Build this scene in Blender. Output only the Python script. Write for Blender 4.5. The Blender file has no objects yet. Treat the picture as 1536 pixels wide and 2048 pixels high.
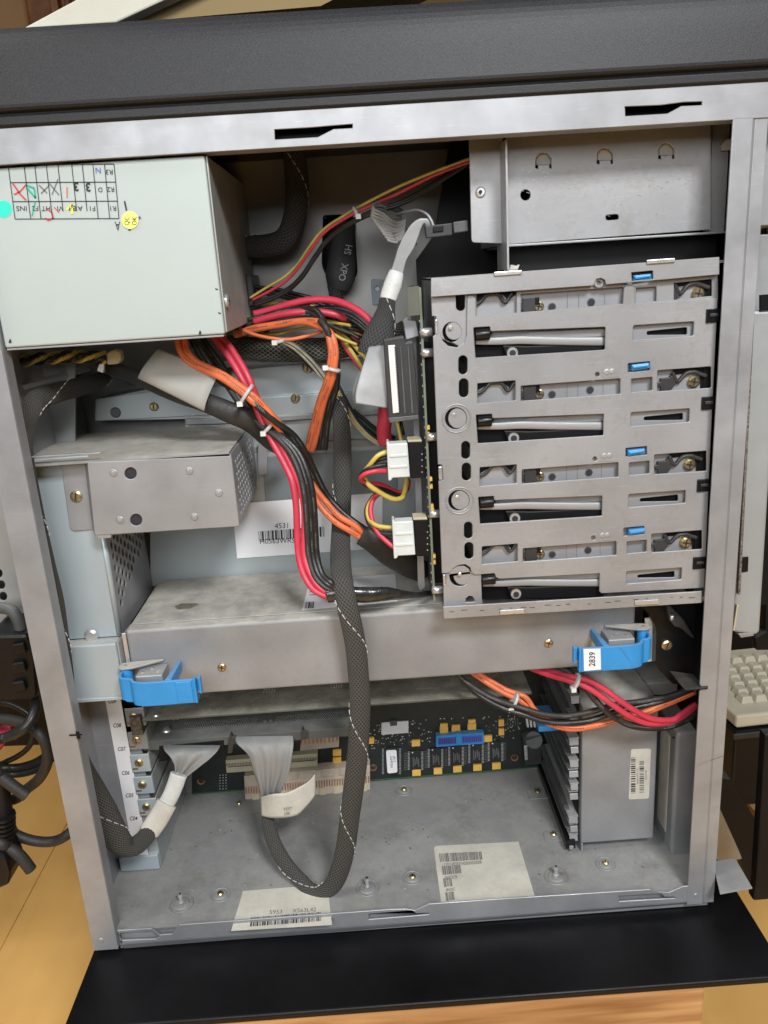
import bpy, math, random
from mathutils import Vector, Matrix
random.seed(7)
# ------------------------------------------------------------------ camera
sc = bpy.context.scene
W0, H0, F = 1536., 2048., 1600.
Dn = Vector((340, 5336, F)).normalized()              # image directions (x right, y down, z forward)
Xn = Vector((1, -.0673, .012)); Xn = (Xn - Dn*Xn.dot(Dn)).normalized()
Yn = Xn.cross(Dn) * -1
if Yn.z < 0: Yn = -Yn
cd = bpy.data.cameras.new('camera'); cam = bpy.data.objects.new('camera', cd)
sc.collection.objects.link(cam); sc.camera = cam
cd.sensor_fit = 'VERTICAL'; cd.sensor_height = 36; cd.lens = 36*F/H0; cd.clip_start = .01; cd.clip_end = 30
def ray(px, py):
    c = Vector(((px-W0/2)/F, (py-H0/2)/F, 1))
    return Vector((Xn.dot(c), Yn.dot(c), -Dn.dot(c)))
r0 = ray(768, 1024); CP = -r0/r0.y*.5
xr = Vector((Xn.x, Yn.x, -Dn.x)); yr = Vector((Xn.y, Yn.y, -Dn.y)); zr = Vector((Xn.z, Yn.z, -Dn.z))
cam.matrix_world = Matrix(((xr.x, -yr.x, -zr.x, CP.x), (xr.y, -yr.y, -zr.y, CP.y), (xr.z, -yr.z, -zr.z, CP.z), (0, 0, 0, 1)))
cd.dof.use_dof = False
# ------------------------------------------------------------------ light
w = bpy.data.worlds.new("World"); sc.world = w; w.use_nodes = True
bg = w.node_tree.nodes['Background']; bg.inputs[0].default_value = (.93, .97, 1, 1); bg.inputs[1].default_value = .11
_n = w.node_tree.nodes; _l = w.node_tree.links                        # a bright room above, a dim one below
_tc = _n.new('ShaderNodeTexCoord'); _sx = _n.new('ShaderNodeSeparateXYZ'); _l.new(_tc.outputs['Generated'], _sx.inputs[0])
_rp = _n.new('ShaderNodeValToRGB'); _l.new(_sx.outputs[2], _rp.inputs[0]); _l.new(_rp.outputs[0], bg.inputs[0])
_rp.color_ramp.elements[0].position = .0; _rp.color_ramp.elements[0].color = (.02, .018, .015, 1)
_rp.color_ramp.elements[1].position = .25; _rp.color_ramp.elements[1].color = (.95, .98, 1, 1)
def area(name, loc, tgt, sx, sy, e, col):
    l = bpy.data.lights.new(name, 'AREA'); l.shape = 'RECTANGLE'; l.size = sx; l.size_y = sy; l.energy = e; l.color = col
    o = bpy.data.objects.new(name, l); sc.collection.objects.link(o); o.location = loc
    o.rotation_euler = (Vector(tgt)-Vector(loc)).to_track_quat('-Z', 'Y').to_euler(); return o
area('window_light', (.42, -1.12, 1.02), (0, 0, 0), .34, .26, 24, (.965, .98, 1))
area('room_light', (-.35, -1.75, .72), (0, .05, -.05), 1.3, .65, 21, (.95, .98, 1))
area('floor_fill', (-1.1, -.45, 1.5), (-.55, .15, -.6), .5, .5, 14, (1, .985, .97))  # unseen fill area added to brighten the floor at left
sc.view_settings.view_transform = 'Standard'; sc.view_settings.look = 'None'
sc.view_settings.exposure = 0; sc.view_settings.gamma = 1
# ------------------------------------------------------------------ unprojection of photo pixels onto real planes
def P(px, py, Y): r = ray(px, py); return CP + r*((Y-CP.y)/r.y)
def PZ(px, py, Z): r = ray(px, py); return CP + r*((Z-CP.z)/r.z)
def PX(px, py, X): r = ray(px, py); return CP + r*((X-CP.x)/r.x)
def onY(Y): return lambda x, y: P(x, y, Y)
def onZ(Z): return lambda x, y: PZ(x, y, Z)
def onX(X): return lambda x, y: PX(x, y, X)
V = Vector
# ------------------------------------------------------------------ materials
def mat(name, col, rough=.5, metal=0., var=.12, vs=30, bump=0., bs=400, dust=0., spec=.5, col2=None, scr=0., dustcol=(.54, .51, .44), mottle=0., coat=0.):
    m = bpy.data.materials.new(name); m.use_nodes = True; n = m.node_tree.nodes; L = m.node_tree.links
    b = n['Principled BSDF']; tc = n.new('ShaderNodeTexCoord')
    gp = n.new('ShaderNodeNewGeometry')
    def noise(s, d=4, vec=None, rgh=.6):
        t = n.new('ShaderNodeTexNoise'); t.inputs['Scale'].default_value = s; t.inputs['Detail'].default_value = d
        t.inputs['Roughness'].default_value = rgh; L.new(vec or gp.outputs['Position'], t.inputs['Vector']); return t.outputs['Fac']
    def mx(f, a, c, bt='MIX'):
        q = n.new('ShaderNodeMix'); q.data_type = 'RGBA'; q.blend_type = bt
        for k, v_ in ((0, f), (6, a), (7, c)):
            if hasattr(v_, 'is_output'): L.new(v_, q.inputs[k])
            else: q.inputs[k].default_value = v_ if k == 0 else (*v_[:3], 1)
        return q.outputs[2]
    def ramp(f, a, c, lo=0., hi=1.):
        q = n.new('ShaderNodeMapRange'); L.new(f, q.inputs[0])
        for k, v_ in ((1, a), (2, c), (3, lo), (4, hi)): q.inputs[k].default_value = v_
        return q.outputs[0]
    c2 = col2 or tuple(x*(1-var*2) for x in col)
    out = mx(ramp(noise(vs), .3, .7), c2, tuple(min(1, x*(1+var*.5)) for x in col))
    if scr:
        mp = n.new('ShaderNodeMapping'); L.new(gp.outputs['Position'], mp.inputs[0]); mp.inputs['Scale'].default_value = (40, 40, 900); mp.inputs['Rotation'].default_value = (0, .06, 0)
        out = mx(ramp(noise(1, 3, mp.outputs[0]), .62, .72, 0, scr), out, tuple(min(1, x*1.5) for x in col))
    if dust:
        sx = n.new('ShaderNodeSeparateXYZ'); L.new(gp.outputs['True Normal'], sx.inputs[0])
        up = ramp(sx.outputs[2], .55, .95)
        nz = ramp(noise(70, 6), .32, .6, .45, 1)
        q = n.new('ShaderNodeMath'); q.operation = 'MULTIPLY'; L.new(up, q.inputs[0]); L.new(nz, q.inputs[1])
        q2 = n.new('ShaderNodeMath'); q2.operation = 'MULTIPLY'; L.new(q.outputs[0], q2.inputs[0]); q2.inputs[1].default_value = dust
        dd = mx(ramp(noise(400, 5), .3, .7), tuple(x*.8 for x in dustcol), dustcol)
        out = mx(q2.outputs[0], out, dd)
        rr = n.new('ShaderNodeMix'); rr.data_type = 'FLOAT'; L.new(q2.outputs[0], rr.inputs[0]); rr.inputs[2].default_value = rough; rr.inputs[3].default_value = .95
        L.new(rr.outputs[0], b.inputs['Roughness'])
        mm = n.new('ShaderNodeMix'); mm.data_type = 'FLOAT'; L.new(q2.outputs[0], mm.inputs[0]); mm.inputs[2].default_value = metal; mm.inputs[3].default_value = 0
        L.new(mm.outputs[0], b.inputs['Metallic'])
        if mottle: out = mx(ramp(noise(vs*4, 8, None, .7), .5, .68, 0, mottle), out, (col[0]*.52, col[1]*.48, col[2]*.38))
    else:
        if mottle: out = mx(ramp(noise(vs*5, 7, None, .7), .5, .68, 0, mottle), out, tuple(x*.55 for x in col))
        L.new(ramp(noise(vs*3), .3, .7, max(0, rough-.08), min(1, rough+.1)), b.inputs['Roughness'])
        b.inputs['Metallic'].default_value = metal
    L.new(out, b.inputs['Base Color'])
    b.inputs['Specular IOR Level'].default_value = spec
    b.inputs['Coat Weight'].default_value = coat
    if bump:
        bp = n.new('ShaderNodeBump'); bp.inputs['Strength'].default_value = bump; bp.inputs['Distance'].default_value = .0006
        L.new(noise(bs, 3), bp.inputs['Height']); L.new(bp.outputs[0], b.inputs['Normal'])
    return m
M = {}
M['zinc'] = mat('zinc_steel', (.375, .378, .39), .46, .45, .13, 22, .05, 900, dust=.25, mottle=.12, scr=.12)
M['zincb'] = mat('frame_steel', (.365, .37, .385), .45, .4, .15, 14, .06, 900, scr=.2, mottle=.12)
M['zincdusty'] = mat('dusty_steel', (.32, .325, .335), .5, .3, .14, 25, .12, 500, dust=.95, mottle=.3)
M['cage'] = mat('cage_steel', (.40, .40, .41), .42, .4, .13, 16, .05, 1200, dust=.3, mottle=.38, scr=.25)
M['psu'] = mat('power_supply_shell', (.42, .475, .455), .55, .1, .04, 9, .03, 600, dust=.3, mottle=.05, scr=.05)
M['psuside'] = mat('galvanised_side', (.40, .41, .385), .45, .3, .1, 14, .04, 600)
M['blue_grey'] = mat('pale_blue_steel', (.44, .515, .555), .42, .35, .05, 10, .04, 500, dust=.9)
M['panel'] = mat('inner_panel', (.43, .47, .475), .42, .4, .06, 9, .05, 500)
M['patch'] = mat('darker_panel', (.21, .245, .26), .5, .3, .08, 14, .05, 400)
M['upper'] = mat('upper_panel', (.38, .375, .365), .45, .4, .1, 10, .04, 500)
M['pan'] = mat('dusty_floor_pan', (.31, .315, .325), .5, .3, .26, 7, .15, 700, dust=.5, mottle=.55, dustcol=(.38, .365, .32))
M['black'] = mat('black_plastic', (.006, .006, .007), .5, 0, .2, 40, .08, 700, dust=.12, spec=.25)
M['blackm'] = mat('black_satin', (.007, .007, .008), .35, 0, .2, 6, .05, 300, mottle=.2, spec=.35)
M['cover'] = mat('textured_black_cover', (.022, .022, .024), .5, 0, .3, 1300, .22, 1700, col2=(.004, .004, .005), spec=.38, mottle=.0)
M['skirt'] = mat('base_black', (.007, .007, .008), .4, 0, .3, 8, .1, 900, dust=.0, mottle=.3, spec=.22)
M['dark'] = mat('dark_grey_plastic', (.035, .035, .037), .45, 0, .15, 60, .1, 500, dust=.12)
M['dgrey'] = mat('mid_grey_plastic', (.10, .10, .10), .5, 0, .15, 60, .1, 500)
M['blue'] = mat('blue_plastic', (.03, .27, .62), .36, 0, .08, 40, .04, 500, mottle=.22, dust=.45, dustcol=(.25, .33, .38))
M['brass'] = mat('yellow_zinc', (.62, .50, .27), .3, .9, .15, 200)
M['silver'] = mat('bright_steel', (.66, .66, .65), .3, .7, .05, 60)
M['tapew'] = mat('creased_white_tape', (.60, .60, .57), .5, 0, .06, 80, .9, 170, mottle=.2)
M['lev'] = mat('smooth_steel', (.33, .33, .33), .5, .25, .04, 20)
M['red'] = mat('red_wire', (.58, .04, .075), .45, 0, .08, 80, spec=.6)
M['orange'] = mat('orange_wire', (.72, .17, .06), .48, 0, .08, 80, spec=.6)
M['yellow'] = mat('yellow_wire', (.62, .47, .10), .4, 0, .12, 80)
M['bwire'] = mat('black_wire', (.012, .012, .012), .36, 0, .2, 150, .15, 500, spec=.45, col2=(.022, .021, .019))
M['bwired'] = mat('dusty_black_wire', (.030, .028, .025), .55, 0, .3, 150, .3, 500, col2=(.022, .021, .02))
M['cream'] = mat('pale_wire', (.55, .52, .38), .4, 0, .2, 60)
M['green'] = mat('green_wire', (.02, .10, .05), .4, 0, .2, 60)
M['white'] = mat('white_nylon', (.72, .73, .70), .35, 0, .06, 80)
M['molex'] = mat('translucent_nylon', (.62, .66, .64), .35, 0, .06, 80)
M['paper'] = mat('white_paper', (.80, .79, .80), .7, 0, .03, 40)
M['oldpaper'] = mat('stained_paper', (.57, .54, .465), .75, 0, .09, 45, mottle=.22)
M['ink'] = mat('black_ink', (.025, .022, .03), .7)
M['inkg'] = mat('grey_ink', (.16, .16, .15), .7)
M['inkr'] = mat('red_ink', (.62, .06, .07), .7)
M['inkgr'] = mat('green_ink', (.03, .42, .30), .7)
M['inky'] = mat('yellow_ink', (.75, .72, .10), .7)
M['inkb'] = mat('blue_ink', (.08, .10, .45), .7)
M['dotg'] = mat('green_sticker', (.02, .72, .50), .6, 0, .02)
M['doty'] = mat('yellow_sticker', (.85, .82, .20), .6, 0, .02)
M['pcb'] = mat('circuit_board', (.010, .013, .012), .38, 0, .3, 90, .2, 900, col2=(.018, .024, .02), spec=.5)
M['pcbg'] = mat('green_board_edge', (.17, .21, .15), .5, 0, .1, 50)
M['card'] = mat('dusty_card', (.12, .12, .095), .7, 0, .25, 18, .35, 900, dust=.75, mottle=.4, dustcol=(.42, .40, .33))
M['card2'] = mat('dusty_grey_card', (.10, .105, .10), .6, .1, .25, 18, .25, 900, dust=.5, dustcol=(.30, .29, .26))
M['chip'] = mat('chip_black', (.02, .02, .021), .45)
M['tant'] = mat('capacitor_orange', (.85, .50, .10), .45, 0, .05)
M['slotc'] = mat('ivory_plastic', (.55, .49, .33), .55, 0, .1, 60)
M['slotw'] = mat('dusty_ivory_socket', (.55, .46, .36), .6, 0, .15, 60)
M['copper'] = mat('copper_pin', (.62, .28, .14), .35, .8, .15)
M['ribbon'] = mat('grey_ribbon', (.40, .41, .42), .5, 0, .1, 25, col2=(.28, .29, .30))
M['ribbond'] = mat('dusty_ribbon', (.34, .335, .31), .65, 0, .15, 25, col2=(.25, .26, .28))
M['kbd'] = mat('beige_keys', (.62, .57, .44), .5, 0, .05, 30)
M['beige'] = mat('beige_case', (.52, .49, .40), .6, 0, .05, 20, .15, 700)
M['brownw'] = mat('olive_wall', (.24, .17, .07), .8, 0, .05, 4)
M['wall'] = mat('tan_wall', (.42, .25, .12), .8, 0, .05, 4)
M['trim'] = mat('brown_trim', (.28, .11, .03), .45, 0, .3, 12)
M['grime'] = mat('brown_lint', (.15, .115, .085), .9, 0, .4, 300)
M['hsbk'] = mat('grey_heat_shrink', (.045, .045, .045), .6, 0, .15, 60, .25, 500)
M['tape'] = mat('taped_black', (.03, .03, .03), .2, 0, .3, 150, .7, 250, coat=.3)
M['door'] = mat('door_panel', (.38, .40, .40), .45, .3, .05, 12)
M['foam'] = mat('emi_gasket', (.32, .27, .24), .6, .5, .4, 700)
M['spot'] = mat('dark_stain', (.20, .185, .13), .8, 0, .3, 200)

def wood(name, c1, c2, axis, sc_=1., rough=.35):
    m = bpy.data.materials.new(name); m.use_nodes = True; n = m.node_tree.nodes; L = m.node_tree.links; b = n['Principled BSDF']
    g = n.new('ShaderNodeNewGeometry'); mp = n.new('ShaderNodeMapping'); L.new(g.outputs['Position'], mp.inputs[0])
    s = [22*sc_]*3; s[axis] = 1.6*sc_; mp.inputs['Scale'].default_value = s
    t = n.new('ShaderNodeTexNoise'); L.new(mp.outputs[0], t.inputs['Vector']); t.inputs['Scale'].default_value = 1; t.inputs['Detail'].default_value = 7; t.inputs['Distortion'].default_value = .6
    t2 = n.new('ShaderNodeTexNoise'); L.new(g.outputs['Position'], t2.inputs['Vector']); t2.inputs['Scale'].default_value = 5; t2.inputs['Detail'].default_value = 3
    r = n.new('ShaderNodeValToRGB'); r.color_ramp.elements[0].position = .3; r.color_ramp.elements[1].position = .72
    r.color_ramp.elements[0].color = (*c2, 1); r.color_ramp.elements[1].color = (*c1, 1); L.new(t.outputs['Fac'], r.inputs[0])
    mxx = n.new('ShaderNodeMix'); mxx.data_type = 'RGBA'; mxx.blend_type = 'MULTIPLY'; mxx.inputs[0].default_value = .5
    L.new(r.outputs[0], mxx.inputs[6]); r2 = n.new('ShaderNodeValToRGB'); L.new(t2.outputs['Fac'], r2.inputs[0])
    r2.color_ramp.elements[0].color = (.6, .55, .5, 1); r2.color_ramp.elements[0].position = .35; r2.color_ramp.elements[1].position = .6; r2.color_ramp.elements[1].color = (1, 1, 1, 1)
    L.new(r2.outputs[0], mxx.inputs[7]); L.new(mxx.outputs[2], b.inputs['Base Color']); b.inputs['Roughness'].default_value = rough
    return m
M['floor'] = wood('orange_floor', (.92, .56, .19), (.78, .42, .11), 1, .5, .3)
M['block'] = wood('pale_wood', (.64, .37, .16), (.33, .15, .05), 0, 5, .6)

def braid(name, c1, c2, k=2300., dust=(.12, .115, .10), net=False):
    m = bpy.data.materials.new(name); m.use_nodes = True; n = m.node_tree.nodes; L = m.node_tree.links; b = n['Principled BSDF']
    uv = n.new('ShaderNodeUVMap'); sx = n.new('ShaderNodeSeparateXYZ'); L.new(uv.outputs[0], sx.inputs[0])
    def mth(op, a, c=None):
        q = n.new('ShaderNodeMath'); q.operation = op
        for i, v_ in enumerate((a, c)):
            if v_ is None: continue
            if hasattr(v_, 'is_output'): L.new(v_, q.inputs[i])
            else: q.inputs[i].default_value = v_
        return q.outputs[0]
    a = mth('MULTIPLY', sx.outputs[0], k); v = mth('MULTIPLY', sx.outputs[1], k*.8)
    s1 = mth('SINE', mth('ADD', a, v)); s2 = mth('SINE', mth('SUBTRACT', a, v)); pr = mth('MULTIPLY', s1, s2)
    f = mth('POWER', mth('ADD', mth('MULTIPLY', mth('MAXIMUM', s1, s2), .5), .5), 2.2)
    g = n.new('ShaderNodeNewGeometry'); nz = n.new('ShaderNodeTexNoise'); L.new(g.outputs['Position'], nz.inputs['Vector']); nz.inputs['Scale'].default_value = 90; nz.inputs['Detail'].default_value = 5
    r = n.new('ShaderNodeValToRGB'); L.new(f, r.inputs[0]); r.color_ramp.elements[0].color = (*c2, 1); r.color_ramp.elements[1].color = (*c1, 1)
    if net: r.color_ramp.elements[0].position = .55; r.color_ramp.elements[1].position = .9
    mm = n.new('ShaderNodeMix'); mm.data_type = 'RGBA'; L.new(r.outputs[0], mm.inputs[6]); mm.inputs[7].default_value = (*dust, 1)
    mr = n.new('ShaderNodeMapRange'); L.new(nz.outputs['Fac'], mr.inputs[0]); mr.inputs[1].default_value = .4; mr.inputs[2].default_value = .7; mr.inputs[3].default_value = .05; mr.inputs[4].default_value = .55
    L.new(mr.outputs[0], mm.inputs[0]); L.new(mm.outputs[2], b.inputs['Base Color'])
    b.inputs['Roughness'].default_value = .65
    bp = n.new('ShaderNodeBump'); bp.inputs['Strength'].default_value = .8; bp.inputs['Distance'].default_value = .0008; L.new(f, bp.inputs['Height']); L.new(bp.outputs[0], b.inputs['Normal'])
    return m
M['braid'] = braid('grey_braid', (.105, .10, .088), (.008, .008, .008), dust=(.055, .053, .046))
M['braidk'] = braid('black_braid', (.07, .07, .068), (.006, .006, .006), 2300, (.05, .05, .048))
M['net'] = braid('open_net_sleeve', (.17, .16, .12), (.008, .008, .008), 1900, (.03, .03, .028), True)
M['thread'] = mat('white_thread', (.62, .60, .56), .7)
def striped(name, base, dark, k):
    m = mat(name, base, .55, 0, .1, 25, col2=dark); n = m.node_tree.nodes; L = m.node_tree.links; b = n['Principled BSDF']
    uv = n.new('ShaderNodeUVMap'); sx = n.new('ShaderNodeSeparateXYZ'); L.new(uv.outputs[0], sx.inputs[0])
    q = n.new('ShaderNodeMath'); q.operation = 'MULTIPLY'; L.new(sx.outputs[0], q.inputs[0]); q.inputs[1].default_value = k
    s = n.new('ShaderNodeMath'); s.operation = 'SINE'; L.new(q.outputs[0], s.inputs[0])
    bp = n.new('ShaderNodeBump'); bp.inputs['Strength'].default_value = .16; bp.inputs['Distance'].default_value = .0004; L.new(s.outputs[0], bp.inputs['Height']); L.new(bp.outputs[0], b.inputs['Normal'])
    return m
M['rib'] = striped('ridged_ribbon', (.27, .26, .235), (.19, .20, .215), 260)
M['rib2'] = mat('silver_ribbon', (.34, .345, .35), .6, .1, .12, 40, .2, 300)
M['ribs'] = mat('grey_strand', (.34, .33, .315), .5, 0, .2, 60)
M['duct'] = mat('duct_panel_grey', (.40, .44, .445), .45, .3, .06, 10, .05, 500)
M['clear'] = mat('clear_cable_tie', (.55, .55, .53), .3)

# ------------------------------------------------------------------ mesh building
class MB:
    def __init__(s): s.v = []; s.f = []; s.mi = []; s.mats = []; s.uv = {}; s.sm = []
    def mid(s, m):
        m = M[m] if isinstance(m, str) else m
        if m not in s.mats: s.mats.append(m)
        return s.mats.index(m)
    def add(s, vs, fs, m, smooth=False, uvs=None):
        k = len(s.v); s.v += [tuple(q) for q in vs]; i = s.mid(m)
        for j, f in enumerate(fs):
            if uvs: s.uv[len(s.f)] = uvs[j]
            s.f.append(tuple(q+k for q in f)); s.mi.append(i); s.sm.append(smooth)
        return s
    def prism(s, pts, vec, m):                       # planar polygon swept along vec
        n = len(pts); vec = V(vec); a = [V(p) for p in pts]; b = [p+vec for p in a]
        nrm = V((0, 0, 0))
        for i in range(n): nrm += a[i].cross(a[(i+1) % n])
        fl = nrm.dot(vec) > 0
        fs = [tuple(range(n))[::-1], tuple(range(n, 2*n))] + [(i, (i+1) % n, n+(i+1) % n, n+i) for i in range(n)]
        if not fl: fs = [f[::-1] for f in fs]
        return s.add(a+b, fs, m)
    def box(s, x0, x1, y0, y1, z0, z1, m):
        return s.prism([(x0, y0, z0), (x1, y0, z0), (x1, y0, z1), (x0, y0, z1)], (0, y1-y0, 0), m)
    def pbox(s, px, Y, d, m): return s.prism([P(x, y, Y) for x, y in px], (0, d, 0), m)      # pixel polygon on plane Y, depth d
    def face(s, pts, m): return s.add(pts, [tuple(range(len(pts)))], m)
    def tube(s, pts, r, m, seg=10, flat=1., fd=None, res=6, cap=True, sub=True, frames=None):
        pts = [V(p) for p in pts]; n = len(pts)
        rr = r if isinstance(r, (list, tuple)) else [r]*n
        ff = flat if isinstance(flat, (list, tuple)) else [flat]*n
        C = []; R = []; FL = []
        if sub and n > 2:
            for i in range(n-1):
                p0 = pts[max(0, i-1)]; p1 = pts[i]; p2 = pts[i+1]; p3 = pts[min(n-1, i+2)]
                for j in range(res):
                    t = j/res
                    C.append(.5*((2*p1)+(p2-p0)*t+(2*p0-5*p1+4*p2-p3)*t*t+(3*p1-p0-3*p2+p3)*t**3))
                    R.append(rr[i]*(1-t)+rr[i+1]*t); FL.append(ff[i]*(1-t)+ff[i+1]*t)
            C.append(pts[-1]); R.append(rr[-1]); FL.append(ff[-1])
        else: C = pts; R = list(rr); FL = list(ff)
        N = len(C); T = [(C[min(i+1, N-1)]-C[max(i-1, 0)]).normalized() for i in range(N)]
        up = V(fd) if fd else (V((0, -1, 0)) if abs(T[0].y) < .9 else V((1, 0, 0)))
        vs = []; L = 0; Ls = []; nn = None
        for i in range(N):
            if fd or nn is None: nn = up
            nn = (nn-T[i]*nn.dot(T[i]))
            nn = nn.normalized() if nn.length > 1e-4 else V((1, 0, 0))
            bb = T[i].cross(nn)
            if i: L += (C[i]-C[i-1]).length
            Ls.append(L)
            if frames is not None: frames.append((C[i], nn.copy(), bb.copy(), R[i], FL[i], L))
            for k in range(seg):
                a = 2*math.pi*k/seg
                vs.append(C[i]+bb*(math.cos(a)*R[i])+nn*(math.sin(a)*R[i]*FL[i]))
        fs = []; uvs = []
        for i in range(N-1):
            for k in range(seg):
                k2 = (k+1) % seg
                fs.append((i*seg+k, i*seg+k2, (i+1)*seg+k2, (i+1)*seg+k))
                c0 = 2*math.pi*R[i]*k/seg; c1 = 2*math.pi*R[i]*(k+1)/seg; rm = 2*math.pi*max(R)
                u0 = rm*k/seg; u1 = rm*(k+1)/seg
                uvs.append(((u0, Ls[i]), (u1, Ls[i]), (u1, Ls[i+1]), (u0, Ls[i+1])))
        s.add(vs, fs, m, True, uvs)
        if cap:
            k = len(s.v)-len(vs); i_ = s.mid(m)
            for f in (tuple(range(seg))[::-1], tuple((N-1)*seg+q for q in range(seg))):
                s.f.append(tuple(q+k for q in f)); s.mi.append(i_); s.sm.append(False)
        return s
    def disc(s, c, nrm, r, h, m, seg=20, r2=None, smooth=False):       # cylinder from c along nrm
        c = V(c); nrm = V(nrm).normalized(); r2 = r if r2 is None else r2
        a = nrm.orthogonal().normalized(); b = nrm.cross(a)
        vs = [c+a*math.cos(t)*r+b*math.sin(t)*r for t in [2*math.pi*k/seg for k in range(seg)]] + \
             [c+nrm*h+a*math.cos(t)*r2+b*math.sin(t)*r2 for t in [2*math.pi*k/seg for k in range(seg)]]
        s.add(vs, [tuple(range(seg))[::-1], tuple(range(seg, 2*seg))], m)
        return s.add(vs, [(k, (k+1) % seg, seg+(k+1) % seg, seg+k) for k in range(seg)], m, smooth)
    def strip(s, rows, m, nu=14, th=.0004, wave=0., k=5):             # sheet lofted between (left, right) pairs
        N = []; res = 5; n = len(rows)
        for i in range(n-1):
            for j in range(res):
                t = j/res; o = []
                for q in (0, 1):
                    p0 = rows[max(0, i-1)][q]; p1 = rows[i][q]; p2 = rows[i+1][q]; p3 = rows[min(n-1, i+2)][q]
                    o.append(.5*((2*p1)+(p2-p0)*t+(2*p0-5*p1+4*p2-p3)*t*t+(3*p1-p0-3*p2+p3)*t**3))
                N.append(o)
        N.append(rows[-1]); vs = []
        Lr = 0
        LL = []
        for i, (a, b) in enumerate(N):
            if i: Lr += ((a+b)/2-(N[i-1][0]+N[i-1][1])/2).length
            LL.append(Lr); wd = (b-a).length
            for q in range(nu+1):
                t = q/nu; p = a.lerp(b, t); p.y += wave*math.sin(t*k*math.pi+i*.12)*(i/len(N)) - 0
                vs.append(p)
        w_ = max((b-a).length for a, b in N)
        fs = []; uvs = []
        for i in range(len(N)-1):
            for q in range(nu):
                a = i*(nu+1)+q; fs.append((a, a+1, a+nu+2, a+nu+1))
                uvs.append(((w_*q/nu*10, LL[i]), (w_*(q+1)/nu*10, LL[i]), (w_*(q+1)/nu*10, LL[i+1]), (w_*q/nu*10, LL[i+1])))
        s.add(vs, fs, m, True, uvs)
        return s
    def build(s, name, parent=None, bev=0., seg=2, solid=0., label=None):
        me = bpy.data.meshes.new(name); me.from_pydata(s.v, [], s.f)
        for m in s.mats: me.materials.append(m)
        me.polygons.foreach_set('material_index', s.mi); me.polygons.foreach_set('use_smooth', s.sm)
        if s.uv:
            ul = me.uv_layers.new(name='UVMap').data
            for fi, u in s.uv.items():
                for li, c in zip(me.polygons[fi].loop_indices, u): ul[li].uv = c
        me.update(); me.validate()
        o = bpy.data.objects.new(name, me); sc.collection.objects.link(o)
        if parent: o.parent = parent
        if solid: q = o.modifiers.new('solid', 'SOLIDIFY'); q.thickness = solid; q.offset = 0
        if bev:
            q = o.modifiers.new('bevel', 'BEVEL'); q.width = bev; q.segments = seg; q.limit_method = 'ANGLE'; q.angle_limit = .6
        if label: o['label'] = label
        return o
def rnd(pts, r, only=None):                                            # round the corners of a 2D polygon
    out = []; n = len(pts)
    for i, p in enumerate(pts):
        if only is not None and i not in only: out.append(p); continue
        p = V(p); a = V(pts[i-1]); b = V(pts[(i+1) % n]); da = a-p; db = b-p
        q = min(r, da.length*.45, db.length*.45); a1 = p+da.normalized()*q; b1 = p+db.normalized()*q
        for t in (0, .33, .67, 1): out.append(tuple(a1.lerp(p, t).lerp(p.lerp(b1, t), t)))
    return out
def circ(x, y, r, ry=None, n=18): return [(x+r*math.cos(2*math.pi*k/n), y+(ry or r)*math.sin(2*math.pi*k/n)) for k in range(n)]
def caps(x, y0, y1, r, dx=0., n=8):
    return [(x+r*math.cos(math.pi*k/n), y1-r+r*math.sin(math.pi*k/n)) for k in range(n+1)] + [(x-dx-r*math.cos(math.pi*k/n), y0+r-r*math.sin(math.pi*k/n)) for k in range(n+1)]
def plate(mb, out, holes, place, th, m, bev=.0003):                   # flat sheet with real holes; place(u,v,w) gives the 3D point
    cu = bpy.data.curves.new('t', 'CURVE'); cu.dimensions = '2D'; cu.fill_mode = 'BOTH'; cu.extrude = max(th/2-bev, 1e-5); cu.bevel_depth = bev; cu.bevel_resolution = 0; cu.offset = -bev
    S = 100.
    cu.extrude *= S; cu.bevel_depth *= S; cu.offset *= S
    for pl in [out]+list(holes):
        sp = cu.splines.new('POLY'); sp.points.add(len(pl)-1); sp.use_cyclic_u = True
        for q, (a, b) in zip(sp.points, pl): q.co = (a*S, b*S, 0, 1)
    o = bpy.data.objects.new('t', cu); sc.collection.objects.link(o)
    bpy.context.view_layer.update()
    me = bpy.data.meshes.new_from_object(o.evaluated_get(bpy.context.evaluated_depsgraph_get()))
    vs = [place(q.co.x/S, q.co.y/S, q.co.z/S) for q in me.vertices]
    mb.add(vs, [tuple(f.vertices) for f in me.polygons], m)
    bpy.data.objects.remove(o); bpy.data.meshes.remove(me); bpy.data.curves.remove(cu)
    return mb
def plY(mb, out, holes, Y, th, m, bev=.0003, dz=0.):                   # outline and holes in photo pixels, on plane Y (front face at Y)
    f = lambda pl: [(q.x, q.z) for q in (P(a, b, Y) for a, b in pl)]
    hs = [f(h) if not isinstance(h, dict) else h['xz'] for h in holes]
    return plate(mb, f(out), hs, lambda u, v, w_: V((u, Y+th/2-w_, v+dz)), th, m, bev)
def xz(pl, Y, dz=0.): return {'xz': [(q.x, q.z+dz) for q in (P(a, b, Y) for a, b in pl)]}
_tx = {}
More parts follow.
